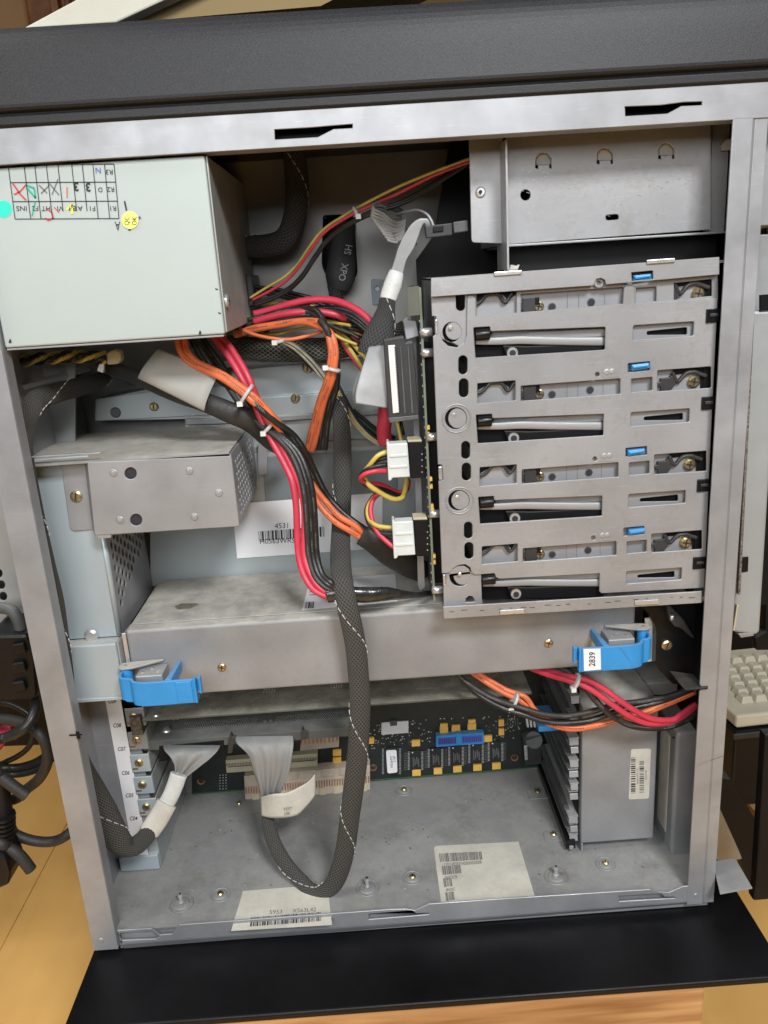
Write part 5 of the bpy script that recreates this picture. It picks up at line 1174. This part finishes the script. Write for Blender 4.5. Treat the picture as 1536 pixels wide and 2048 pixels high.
# fan behind
t = bundle('mixed_fan_wires', 'red, yellow and black wires fanning down toward the silver ribbon')
for k, (mt_, x0_, y0_, x1_, y1_, x2_, y2_) in enumerate((('red', 662, 640, 700, 668, 745, 722), ('yellow', 668, 650, 698, 680, 730, 715), ('yellow', 668, 655, 694, 690, 722, 732), ('red', 672, 664, 694, 700, 722, 738), ('red', 672, 636, 712, 662, 752, 700), ('bwire', 668, 628, 712, 652, 755, 690), ('bwire', 660, 622, 706, 640, 750, 676), ('yellow', 664, 634, 700, 656, 738, 692), ('bwire', 668, 645, 700, 672, 740, 712))):
    wire(t, [(x0_-30, y0_-8, .11), (x0_, y0_, .105), (x1_, y1_, .10), (x2_, y2_, .09), (x2_+14, y2_+20, .085)], .0016, mt_, label={'red': 'red wire', 'yellow': 'yellow wire', 'bwire': 'black wire'}[mt_])
# cream/green twisted bundle
t = bundle('pale_twisted_wires', 'dusty white and yellow wires crossing behind the orange loop to the cage')
for o_, mt_ in ((0, 'cream'), (7, 'bwired'), (13, 'cream')):
    wire(t, [(566, 682+o_*.2, .10), (590, 692+o_*.4, .10), (620, 718+o_*.6, .10), (640, 742+o_*.6, .10), (655, 765+o_*.3, .10), (668, 782, .10)], .0016, mt_)
wire(t, [(568, 684, .105), (595, 705, .105), (618, 730, .105), (645, 752, .105)], .0016, 'bwire')
for o_, mt_ in ((0, 'cream'), (5, 'yellow'), (9, 'cream'), (13, 'bwired')):
    wire(t, [(662+o_, 768, .10), (676+o_, 795, .10), (692+o_*.9, 822, .102), (708+o_*.8, 845, .105), (730+o_, 870, .108), (760+o_, 890, .11)], .0015, mt_)
for o_, mt_ in ((0, 'green'), (8, 'bwire'), (-8, 'bwire')): wire(t, [(706, 828+o_, .11), (730, 848+o_, .11), (756, 868+o_, .112), (790, 884+o_, .115)], .0015, mt_)
# red tape + short wires above the upper plug
t = bundle('red_wrapped_lead', 'dark red wrapped lead hanging below the black ribbon plug')
wire(t, [(772, 815, .05), (770, 840, .05), (768, 862, .052), (770, 885, .055)], .0052, 'red'); wire(t, [(793, 838, .05), (798, 860, .048), (802, 882, .045)], .0014, 'yellow', label='yellow wire'); wire(t, [(800, 838, .055), (807, 870, .05)], .0014, 'bwire', label='black wire')
# molex loops
t = bundle('plug_loop_wires', 'yellow, red and black wires looping out of the upper white power plug')
wire(t, [(774, 903, .024), (755, 912, .022), (738, 932, .024), (724, 948, .028)], .0016, 'yellow', label='yellow wire')
wire(t, [(775, 915, .024), (752, 922, .026), (735, 940, .03), (722, 955, .034)], .0016, 'bwire', label='black wire')
wire(t, [(775, 929, .024), (750, 933, .022), (730, 942, .024), (721, 956, .028), (735, 972, .034), (770, 980, .04), (800, 990, .046), (815, 975, .05)], .0016, 'bwire', label='black wire')
wire(t, [(776, 942, .024), (752, 942, .020), (730, 948, .020), (721, 958, .024), (735, 966, .032), (765, 970, .04), (795, 984, .046), (814, 980, .05), (818, 960, .055)], .0016, 'red', label='red wire')
wire(t, [(726, 950, .032), (738, 970, .03), (760, 985, .032), (785, 998, .036), (805, 994, .042), (812, 970, .05), (814, 950, .055)], .0018, 'yellow', label='yellow wire')
t = bundle('plug_loop_wires', 'yellow, red and black wires curving down into the lower white power plug')
wire(t, [(766, 985, .05), (748, 995, .045), (736, 1015, .04), (738, 1038, .034), (756, 1052, .026), (785, 1055, .024)], .0016, 'yellow', label='yellow wire')
wire(t, [(756, 985, .05), (742, 1000, .046), (733, 1022, .042), (740, 1050, .034), (760, 1066, .027), (786, 1068, .024)], .0018, 'bwire', label='black wire')
wire(t, [(752, 992, .05), (738, 1015, .046), (740, 1046, .038), (762, 1072, .03), (787, 1082, .025)], .0016, 'bwire', label='black wire')
wire(t, [(775, 984, .048), (755, 990, .043), (743, 1008, .038), (742, 1030, .034), (752, 1060, .028), (770, 1080, .024), (788, 1095, .022)], .0017, 'red', label='red wire')
# lower-left descending bundle
t = bundle('descending_red_orange_wires', 'thick red, orange and black wires tied together and descending left of centre')
for o_ in (0, 15):
    wire(t, [(354+o_, 672, .055), (360+o_*.9, 700, .052), (376+o_, 722, .048), (400+o_, 736+o_*-.1, .044), (440+o_*.6, 754-o_*.2, .038), (475+o_*.5, 778-o_*.3, .034), (505+o_*.5, 803-o_*.4, .032), (535+o_*.4, 832-o_*.3, .034), (562+o_*.3, 862-o_*.3, .04), (576+o_*.3, 885, .048), (590+o_*.3, 915, .054), (606+o_*.5, 948, .056), (622+o_*.7, 980, .055), (640+o_*.9, 1012-o_*.4, .05), (668+o_*.6, 1042-o_*.7, .046), (700+o_*.5, 1062-o_*.8, .046), (725+o_*.3, 1078-o_*.6, .048)], .0023, 'orange', label='orange wire')
wire(t, [(420, 668, .06), (440, 690, .056), (465, 725, .05), (485, 760, .046), (505, 800, .046), (525, 845, .044), (548, 890, .040), (570, 930, .036), (585, 965, .032), (592, 1010, .030), (594, 1060, .030), (597, 1110, .028), (608, 1150, .024), (628, 1180, .020), (658, 1195, .018)], .0024, 'red', label='red wire')
wire(t, [(436, 668, .06), (458, 692, .056), (482, 728, .05), (500, 762, .046), (515, 800, .046), (535, 842, .044), (558, 884, .040), (580, 925, .036), (598, 965, .032), (608, 1010, .030), (609, 1060, .030), (608, 1105, .028), (618, 1142, .024), (636, 1172, .020), (660, 1188, .018)], .0024, 'red', label='red wire')
for i, o_ in enumerate((0, 9, 17)):
    wire(t, [(385+o_, 672, .07), (405+o_, 700, .068), (430+o_, 735, .064), (455+o_*.8, 772, .058), (485+o_*.8, 815, .052), (520+o_*.8, 850, .044), (550+o_*.8, 872, .038), (580+o_, 905, .034), (600+o_, 950, .030), (610+o_, 1000, .028), (614+o_, 1060, .028), (617+o_, 1110, .027), (628+o_*.9, 1150-o_*.2, .022), (650+o_*.6, 1174-o_*.6, .018), (668, 1180-o_*.5, .018)], .0022, ('bwired', 'bwire', 'bwire')[i], label='black wire')
for i, o_ in enumerate((0, 9)):
    wire(t, [(380+o_, 675, .06), (410+o_, 725, .055), (440+o_, 762, .044), (480+o_*.7, 782+o_*.7, .036), (510+o_*.5, 806+o_*.8, .032), (545+o_*.6, 838+o_*.6, .034), (580+o_*.8, 870, .042), (605+o_, 910, .05), (622+o_, 945, .056), (645+o_, 990, .058), (680+o_, 1028, .055), (720+o_, 1058, .052), (748+o_, 1080, .050)], .0022, 'bwire', label='black wire')
tie(t, 492, 790, .033, .0085, (12, 8)); tie(t, 538, 854, .042, .0070, (10, 9))
m = MB(); m.tube([P(654, 1192, .018), P(680, 1188, .018), P(730, 1190, .020), (P(775, 1188, .024)), P(830, 1190, .04), P(885, 1182, .06)], [.0052, .0056, .0060, .0052, .0024, .0022], 'tape', seg=14, flat=.7, fd=(0, -1, 0)); m.build('tape_wrap', t, label='crinkled black tape around the red pair')
m = MB(); m.tube([P(722, 1070, .048), P(745, 1082, .048), P(780, 1108, .052), P(820, 1132, .06), P(850, 1145, .07)], [.0075, .0085, .0095, .0095, .009], 'bwired', seg=16, flat=.45, fd=(0, -1, 0)); m.build('tape_wrap', t, label='dusty black tape around the orange pair')
# grey jacket cable with paper flag
t = sleeve('flagged_cable', 'black sheathed cable with a large blank grey paper tag below the supply', 'cable', [(205, 730, .09), (240, 742, .08), (290, 762, .066), (350, 788, .054), (410, 805, .046), (460, 825, .044), (505, 845, .05), (545, 880, .07), (575, 900, .09)], [.0055, .0055, .0052, .0055, .0068, .0075, .0080, .0080, .007], 'bwired', .75, 16)
m = MB(); m.strip([(Q(280, 750, .052), Q(411, 813, .040)), (Q(276, 756, .046), Q(408, 822, .034)), (Q(282, 742, .044), Q(413, 802, .033)), (Q(296, 722, .048), Q(424, 775, .038)), (Q(316, 698, .054), Q(438, 745, .044))], 'oldpaper', 6); o = m.build('paper_tag', t, solid=.0004)
o.data.materials[0] = mat('grey_paper', (.36, .35, .32), .7, 0, .03, 40)
# yellow and black twisted fan leads
t = bundle('twisted_fan_leads', 'twisted yellow and black leads in the dark gap under the power supply')
for j in range(3):
    for s_ in (0, 1):
        pts = []
        for i in range(17):
            x = 42+i*10.5; y = 716+j*5-8*math.sin(i/16*2)+ (5.5*math.sin(i*1.25+j*1.7+s_*math.pi)); pts.append((x, y, .07+.006*math.cos(i*1.25+j*1.7+s_*math.pi)-j*.002))
        wire(t, pts, .0012, 'yellow' if s_ else 'bwire', res=4, label='yellow wire' if s_ else 'black wire')
m = MB(); m.prism([P(x, y, .066) for x, y in [(212, 708), (224, 700), (240, 702), (243, 718), (236, 728), (214, 730)]], (0, .008, 0), 'slotc'); m.build('end_plug', t, .001)
m = MB(); m.prism([P(x, y, .068) for x, y in [(198, 728), (208, 726), (206, 746), (194, 742)]], (0, .004, 0), 'white'); m.build('paper_tab', t, .0004)
t = thing('support_bar', 'slanting grey steel bar in the dark gap under the power supply', 'steel bar')
m = MB(); m.prism([P(20, 788, .05), P(22, 775, .05), P(175, 728, .12), P(178, 742, .12)], (0, .003, 0), 'zinc'); m.build('bar', t, .0004)
# lower right output cables
t = bundle('front_red_wires', 'red and black wires tied together sweeping down to the front post')
for o_, p_ in ((0, 0), (13, -10)):
    wire(t, [(1062+o_, 1336, .045), (1100+o_, 1350+p_*.3, .035), (1135+o_*.8, 1360+p_*.6, .026), (1165+o_, 1370+p_*.9, .022), (1195+o_, 1388+p_, .02), (1225+o_, 1410+p_, .018), (1258+o_, 1432+p_, .018), (1292+o_, 1446+p_*.8, .02), (1330+o_, 1446+p_*.6, .024), (1362, 1434+p_*.5, .028), (1392, 1412+p_*.4, .032)], .0023, 'red', label='red wire')
for o_, p_ in ((0, 0), (4, -14)):
    wire(t, [(1070+o_, 1330+p_*.3, .05), (1120+o_, 1342+p_*.3, .036), (1160, 1366+p_*.3, .028), (1190, 1398-p_*.2, .022), (1222, 1430-p_*.1, .020), (1262, 1452+p_*.2, .021), (1310, 1457+p_*.2, .023), (1352, 1450+p_*.3, .027), (1392, 1430+p_*.4, .032)], .0021, 'bwired' if p_ else 'bwire', label='black wire')
tie(t, 1151, 1363, .024, .0068, (10, 4))
t = bundle('front_orange_wires', 'orange and black wires sagging under the red ones at lower right')
for o_, p_ in ((0, 0), (10, -8)):
    wire(t, [(930+o_, 1334, .05), (960+o_, 1356+p_*.2, .046), (1000+o_, 1382+p_*.4, .042), (1040+o_, 1402+p_, .038), (1070, 1430+p_*1.2, .035), (1100, 1448+p_*.8, .032), (1140, 1458+p_*.3, .03), (1180, 1454+p_*.2, .03), (1230, 1442, .03), (1280, 1430+p_*.4, .03), (1330, 1410+p_*.3, .03), (1390, 1384+p_*.3, .034)], .0021, 'orange', label='orange wire')
for o_, p_, mt_ in ((0, 0, 'bwired'), (2, 14, 'bwire')):
    wire(t, [(905+o_, 1338, .05), (930+o_, 1362+p_*.3, .046), (965, 1386+p_*.6, .04), (1005, 1404+p_*.8, .034), (1045, 1416+p_*.9, .03), (1085, 1428+p_, .028), (1130, 1432+p_, .028), (1180, 1424+p_*1.2, .029), (1230, 1410+p_, .03), (1290, 1402+p_*.6, .03), (1340, 1392+p_*.4, .031), (1385, 1374+p_*.4, .034)], .0022, mt_, label='black wire')
tie(t, 1027, 1402, .036, .0075, (10, 4))

# ================================================================== LOWER RIGHT MODULES
YV = .050
t = thing('front_module_box', 'tall grey steel box with yellow barcode sticker standing at lower right', 'steel box')
xv0, xv1 = P(1163, 1600, YV).x, P(1310, 1600, YV).x; zv1 = P(1200, 1412, YV).z; zv0 = P(1165, 1687, YV).z
m = MB(); m.box(xv0, xv1, YV, .16, zv0, zv1, 'zincdusty'); m.build('shell', t, .0014, 3)
m = MB(); m.box(xv1+.0005, XR+.017, YV+.03, .16, zv1-.012, zv1-.0005, 'zincdusty'); m.build('rear_shelf', t, .0006)
m = MB(); m.box(xv0+.0005, xv0+.0018, YV+.0005, .15, ZF+.0003, zv0-.0002, 'zinc'); m.build('foot_plate', t, .0003)
m = MB(); q = onY(YV-.0003); q2 = onY(YV-.0005); m.face([q(*p) for p in rnd([(1262, 1498), (1302, 1497), (1298, 1597), (1257, 1599)], 4)], 'oldpaper')
bars(m, [(1272, 1595-15), (1265, 1580), (1269, 1515), (1277, 1515)][::1], q2, 'ink', 1, 2) if False else None
def vbars(x0_, x1_, y0_, y1_, s_):
    rg = random.Random(s_); y = y0_
    while y < y1_: h = rg.choice((1, 1.6, 2.6)); line(m, (x0_, y), (x1_, y-.3), h, q2, 'ink'); y += h+rg.choice((1.4, 2.2, 3))
vbars(1262, 1271, 1516, 1587, 3); vbars(1279, 1288, 1523, 1585, 8)
text(m, '5YQH40R', (1273, 1537), (.2, 7.5), (5, .2), q2, 'inkg'); text(m, '96Y042', (1290, 1540), (.2, 6.5), (5, .2), q2, 'inkg')
m.build('barcode_sticker', t, label='pale yellow sticker with two upright barcodes')
t = thing('second_module_box', 'narrow grey box with rounded front edge behind the front post', 'steel box')
xw0, xw1 = P(1347, 1600, .040).x, P(1372, 1600, .040).x; zw1 = P(1350, 1468, .04).z; zw0 = P(1345, 1714, .04).z
m = MB(); m.box(xw0, xw1+.012, .040, .10, zw0, zw1, 'zincdusty'); m.build('shell', t, .0028, 4)
m = MB(); m.box(xw0-.0004, xw0-.0001, .052, .072, zw0+.015, zw1-.01, 'oldpaper'); m.build('side_label', t)
m = MB(); m.disc(P(1347, 1475, .0388), FR, .0012, .0004, 'ink', 10); m.build('hole', t)
t = thing('card_guide_rack', 'stack of thin dark steel guide fins between motherboard and module box', 'card guide')
xg1 = xv0-.0012
for i, y in enumerate((1392, 1430, 1475, 1492, 1520, 1540, 1566, 1585, 1632, 1650, 1668)):
    z = P(1150, y, YV+.004).z; xg0 = xg1-.0072-(i % 3)*.0006
    m = MB(); m.box(xg0, xg1, YV+.004+(i % 2)*.002, .160, z-.0013, z, 'zinc'); m.box(xg0-.0012, xg0+.003, YV+.012, .158, z+.0001, z+.0016, 'dgrey')
    m.prism([(xg0+.0005, YV+.0045, z-.0014), (xg1-.0005, YV+.0045, z-.0014), (xg1-.0005, YV+.0030, z-.0062), (xg0+.0005, YV+.003, z-.0062)], (0, .001, 0), 'zinc'); m.build('guide_fin', t, .0003)
m = MB(); z = P(1140, 1700, YV).z; m.prism([(xg1-.011, YV+.001, z), (xg1-.003, YV+.001, z), (xg1-.003, YV+.001, z+.008), (xg1-.011, YV+.001, z+.008)], (0, .11, 0), 'blackm'); m.build('bottom_channel', t, .0006)
m = MB(); m.box(xg1-.0085, xg1-.005, YV-.001, YV+.0008, z+.001, z+.004, 'zinc'); m.build('channel_end', t, .0004)
m = MB(); m.box(xg1-.0005, xg1+.0006, YV+.008, .16, ZF+.012, P(1150, 1380, YV).z, 'black'); m.build('backing', t)
m = MB(); c = P(1100, 1446, .10); m.box(c.x-.012, c.x+.006, .09, .125, c.z-.002, c.z+.003, 'blue'); m.build('blue_tab', t, .001)

# ================================================================== OUTSIDE, RIGHT: front door, keyboards, plates
t = thing('front_door', 'pale grey hinged front panel with sparkling gasket edge right of the front post', 'door')
YDo = .045
def pz(pts, Y, d, mt, name, bev=.0006): b = MB(); b.prism([P(x, y, Y) for x, y in pts], (0, d, 0), mt); return b.build(name, t, bev)
pz([(1516, 160), (1600, 155), (1600, 446), (1516, 452)], .02, .004, 'zinc', 'top_skin')
pz([(1500, 470), (1560, 468), (1560, 620), (1496, 624)], YDo+.02, .004, 'door', 'upper_skin')
pz(rnd([(1498, 622), (1560, 620), (1520, 1264), (1512, 1270), (1466, 1264)], 6, (2, 3)), YDo, .012, 'door', 'skin', .002)
pz([(1508, 560), (1514, 560), (1482, 1190), (1476, 1190)], YDo-.006, .004, 'foam', 'gasket', .001)
pz([(1474, 1210), (1478, 1210), (1470, 1262), (1466, 1262)], YDo-.006, .003, 'slotc', 'gasket_end', .0005)
pz([(1477, 1268), (1508, 1266), (1508, 1272), (1482, 1276)], YDo, .01, 'zinc', 'bottom_lip', .0005)
m = MB(); m.prism([P(x, y, YDo-.001) for x, y in [(1521, 590), (1545, 588), (1545, 620), (1521, 622)]], (0, .002, 0), 'blackm'); m.build('latch_recess', t)
m = MB(); m.prism([P(x, y, YDo-.001) for x, y in [(1484, 1115), (1497, 1114), (1496, 1143), (1483, 1145)]], (0, .002, 0), 'blackm'); m.build('latch_recess', t)
t = thing('black_side_cover', 'tall dark cover leaning at the far right behind the front door', 'cover')
pz([(1532, 455), (1700, 440), (1640, 1300), (1513, 1302), (1508, 1275), (1530, 1262), (1545, 700)], .12, .01, 'black', 'panel', .002)
pz([(1470, 470), (1541, 468), (1541, 1210), (1470, 1210)], .10, .008, 'black', 'inner_edge', .001)
t = thing('black_front_cover', 'dark brown-black panel edge standing at the lower right border', 'cover')
pz([(1530, 1470), (1600, 1465), (1600, 1795), (1506, 1803), (1511, 1770)], .02, .01, 'black', 'panel', .002)
# black shelf units with keyboards (standing further back)
ZK = ZG+.13
def kb(label, o, dirx, diry, n, rws, zk):
    t = thing('keyboard', label, 'keyboard', None); o = V(o); dx = V(dirx).normalized(); dy = V(diry).normalized()
    def bx(a, b, c, d, z0_, z1_, mt, nm, bev=.001):
        b_ = MB(); b_.prism([o+dx*a+dy*c+V((0, 0, z0_)), o+dx*b+dy*c+V((0, 0, z0_)), o+dx*b+dy*d+V((0, 0, z0_)), o+dx*a+dy*d+V((0, 0, z0_))], (0, 0, z1_-z0_), mt); b_.build(nm, t, bev)
    bx(0, .019*n+.05, 0, .019*rws+.06, 0, .018, 'kbd', 'case', .003)
    for r_ in range(rws):
        for k in range(n):
            a = .022+k*.019+(r_*.006); c = .025+r_*.019+(.008 if r_ == rws-1 else 0); b_ = MB()
            q = [o+dx*(a+u)+dy*(c+v)+V((0, 0, .018)) for u, v in ((0, 0), (.0175, 0), (.0175, .0175), (0, .0175))]; q2 = [o+dx*(a+u)+dy*(c+v)+V((0, 0, .027)) for u, v in ((.003, .003), (.0145, .003), (.0145, .0155), (.003, .0155))]
            b_.add(q+q2, [(3, 2, 1, 0), (4, 5, 6, 7)]+[(i, (i+1) % 4, 4+(i+1) % 4, 4+i) for i in range(4)], 'kbd'); b_.build('key', t, .0012)
    return t
zk = ZG+.16
o1 = PZ(1472, 1457, zk); ey_ = (PZ(1412, 1402, zk)-o1).normalized(); ex_ = (PZ(1536, 1450, zk)-o1).normalized()
kb('beige keyboard with rows of blank keys lying on a black box at right', o1, ex_, ey_, 9, 6, zk)
t = thing('black_keyboard_box', 'black box carrying the upper beige keyboard at right', 'box')
m = MB(); q = [o1-ex_*.004-ey_*.006, o1+ex_*.30-ey_*.006, o1+ex_*.30+ey_*.25, o1-ex_*.004+ey_*.25]; m.prism([V((p.x, p.y, zk-.115)) for p in q], (0, 0, .113), 'blackm'); m.build('body', t, .003)
m = MB(); q = [o1-ex_*.008-ey_*.010, o1+ex_*.30-ey_*.010, o1+ex_*.30-ey_*.0062, o1-ex_*.008-ey_*.0062]; m.prism([V((p.x, p.y, zk-.010)) for p in q], (0, 0, .007), 'dark'); m.build('rim', t, .001)
zk2 = ZG+.03; o2_ = PZ(1532, 1648, zk2)
kb('lower beige keyboard partly hidden under the black box at right', o2_, ex_, ey_, 6, 9, zk2)
t = thing('steel_drip_plate', 'bent grey sheet-metal plate between black base and dark cover', 'metal plate')
zs = ZS+.03
m = MB(); m.prism([PZ(x, y, zs) for x, y in [(1425, 1725), (1470, 1718), (1505, 1778), (1440, 1790)]], (0, 0, .0012), 'zinc'); m.build('lower_leaf', t, .0004)
m = MB(); m.prism([P(x, y, .10) for x, y in [(1425, 1590), (1434, 1604), (1480, 1706), (1484, 1718), (1425, 1728)]], (0, .002, 0), 'zinc'); m.build('upright_leaf', t, .0004)
t = thing('black_frame_rail', 'slanting black rail crossing behind the grey plate at right', 'rail')
m = MB(); m.prism([P(x, y, .14) for x, y in [(1436, 1555), (1462, 1560), (1532, 1672), (1532, 1800), (1508, 1790), (1480, 1718), (1436, 1608)]], (0, .02, 0), 'black'); m.build('rail', t, .0005)
t = thing('black_floor_box', 'low black box on the orange floor right of the front post', 'box')
o_ = PZ(1430, 1325, ZG+.05); m = MB(); m.box(o_.x-.1, o_.x+.5, o_.y, o_.y+.3, ZG+.001, ZG+.05, 'blackm'); m.build('body', t, .002)

# ================================================================== OUTSIDE, LEFT: perforated panel and cables
t = thing('perforated_side_panel', 'grey panel with round holes standing outside the rear post', 'metal panel')
m = MB(); plY(m, [(-200, 700), (150, 700), (150, 1262), (-200, 1262)], [circ(x, y, 8, 9) for x, y in ((-3, 1147), (2, 1170), (6, 1193), (10, 1216), (-20, 1158), (-16, 1181), (-12, 1204), (-38, 1150), (-34, 1172), (-30, 1195))], .10, .002, 'door'); m.build('panel', t)
m = MB(); m.prism([P(x, y, .115) for x, y in [(-220, 1100), (100, 1100), (100, 1262), (-220, 1262)]], (0, .002, 0), 'dark'); m.build('backing', t)  # dark sheet added so the panel holes look dark
t = thing('black_power_inlet', 'black plastic inlet block with ribs outside the rear post', 'power inlet')
m = MB(); m.prism([P(x, y, .06) for x, y in [(-30, 1270), (52, 1268), (66, 1300), (72, 1400), (-30, 1405)]], (0, .06, 0), 'blackm'); m.build('block', t, .003)
for k in range(3): m = MB(); m.prism([P(x, y, .056) for x, y in [(22, 1290+k*38), (46, 1286+k*38), (52, 1306+k*38), (26, 1310+k*38)]], (0, .004, 0), 'blackm'); m.build('rib', t, .001)
m = MB(); m.tube([P(-20, 1218, .08), P(8, 1216, .075), P(28, 1226, .07), (P(40, 1250, .07)), P(44, 1280, .07)], .0045, 'card2', seg=12); m.build('handle_loop', t)
def cab(label, pts, r, mt='bwire', name='mains_cable', cat='cable', group='black cords hanging outside the rear post'):
    if pts[0][0] <= 5: pts = [(pts[0][0]-150, pts[0][1]-40, pts[0][2]+.04)]+pts
    if pts[-1][0] <= 12: pts = pts+[(pts[-1][0]-150, pts[-1][1]-30, pts[-1][2]+.05)]
    t = thing(name, label, cat, group); b = MB(); b.tube([P(*p) for p in pts], r*.72, mt, seg=12, res=8); b.build('jacket', t); return t
cab('shiny black cord arching from the inlet block across the top of the pile', [(68, 1385, .08), (70, 1420, .06), (50, 1455, .05), (10, 1475, .05), (-40, 1480, .05)], .0055)
cab('dusty black cord curving right behind the rear post and back down', [(-30, 1432, .10), (20, 1440, .09), (60, 1452, .08), (88, 1480, .075), (95, 1520, .08), (80, 1555, .09), (50, 1580, .10), (10, 1600, .11)], .0062, 'bwired')
cab('red cord glimpsed under the shiny black cord', [(-30, 1490, .11), (0, 1470, .11), (30, 1462, .11)], .010, 'red', group=None)
cab('thin black cord in the middle of the pile above the orange floor', [(-20, 1530, .12), (30, 1535, .12), (70, 1525, .12), (100, 1505, .12)], .0048)
cab('thin black cord just under the middle one', [(-20, 1542, .12), (30, 1548, .12), (75, 1538, .12), (105, 1516, .12)], .0048)
cab('short thick black cord end pointing down right', [(-30, 1530, .07), (0, 1552, .07), (30, 1575, .07), (54, 1592, .07)], .0066, 'bwired')
cab('lowest dusty black cord sagging towards the rear post', [(0, 1640, .10), (30, 1668, .10), (70, 1682, .10), (110, 1682, .10), (140, 1665, .10), (160, 1640, .12)], .0062, 'bwired')
cab('short black cord branching down from the strain relief', [(-20, 1680, .08), (15, 1695, .08), (40, 1712, .08), (62, 1740, .08)], .0070, 'bwired')
cab('thin glossy black lead looping behind the pile near the shelf', [(-20, 1400, .13), (30, 1412, .12), (66, 1440, .11), (60, 1490, .11), (20, 1520, .12), (-30, 1528, .13)], .0034)
cab('thin black lead crossing the orange floor under the pile', [(-20, 1612, .13), (20, 1600, .12), (60, 1570, .12), (92, 1535, .12), (104, 1490, .12)], .0036)
t = thing('power_plug', 'ribbed black plug hanging vertically at the left border', 'plug')
m = MB(); m.tube([P(2, 1560, .09), P(4, 1600, .09), P(6, 1640, .088), P(4, 1680, .086)], [.0055, .0075, .0085, .0095], 'blackm', seg=16)
for k in range(5): m.tube([P(5, 1628+k*9, .086), P(5, 1633+k*9, .086)], .0105, 'blackm', seg=16, sub=False)
m.build('strain_relief', t, .0003); m = MB(); m.prism([P(x, y, .07) for x, y in [(-60, 1700), (10, 1712), (20, 1745), (16, 1772), (-10, 1782), (-60, 1770)]], (0, .03, 0), 'blackm'); m.build('plug_body', t, .003)
t = thing('shelf_board', 'dark board edge behind the black cords at left', 'board')
m = MB(); m.prism([P(x, y, .30) for x, y in [(-150, 1395), (60, 1375), (120, 1440), (110, 1490), (-150, 1500)]], (0, .05, 0), 'black'); m.build('board', t, .002)
# ------------------------------------------------------------------ put every thing's origin at its base
bpy.context.view_layer.update()
def tree(o):
    for ch in o.children: yield ch; yield from tree(ch)
for r in ROOTS:
    mn = V((9, 9, 9)); mxv = V((-9, -9, -9))
    for o in tree(r):
        if o.type != 'MESH': continue
        for co in o.data.vertices:
            for i in range(3): mn[i] = min(mn[i], co.co[i]); mxv[i] = max(mxv[i], co.co[i])
    loc = V(((mn.x+mxv.x)/2, (mn.y+mxv.y)/2, mn.z)); r.location = loc
    for ch in r.children: ch.location = -loc
for r, o, dv in COPIES:
    r.location = o.location+dv
    for ch in r.children:
        ch.location = -o.location
        if ch.name.startswith(('lever.', 'latch', 'spring_strip', 'slotted_arm')): ch.location += V((random.uniform(-.0011, .0011), 0, random.uniform(-.0006, .0005)))
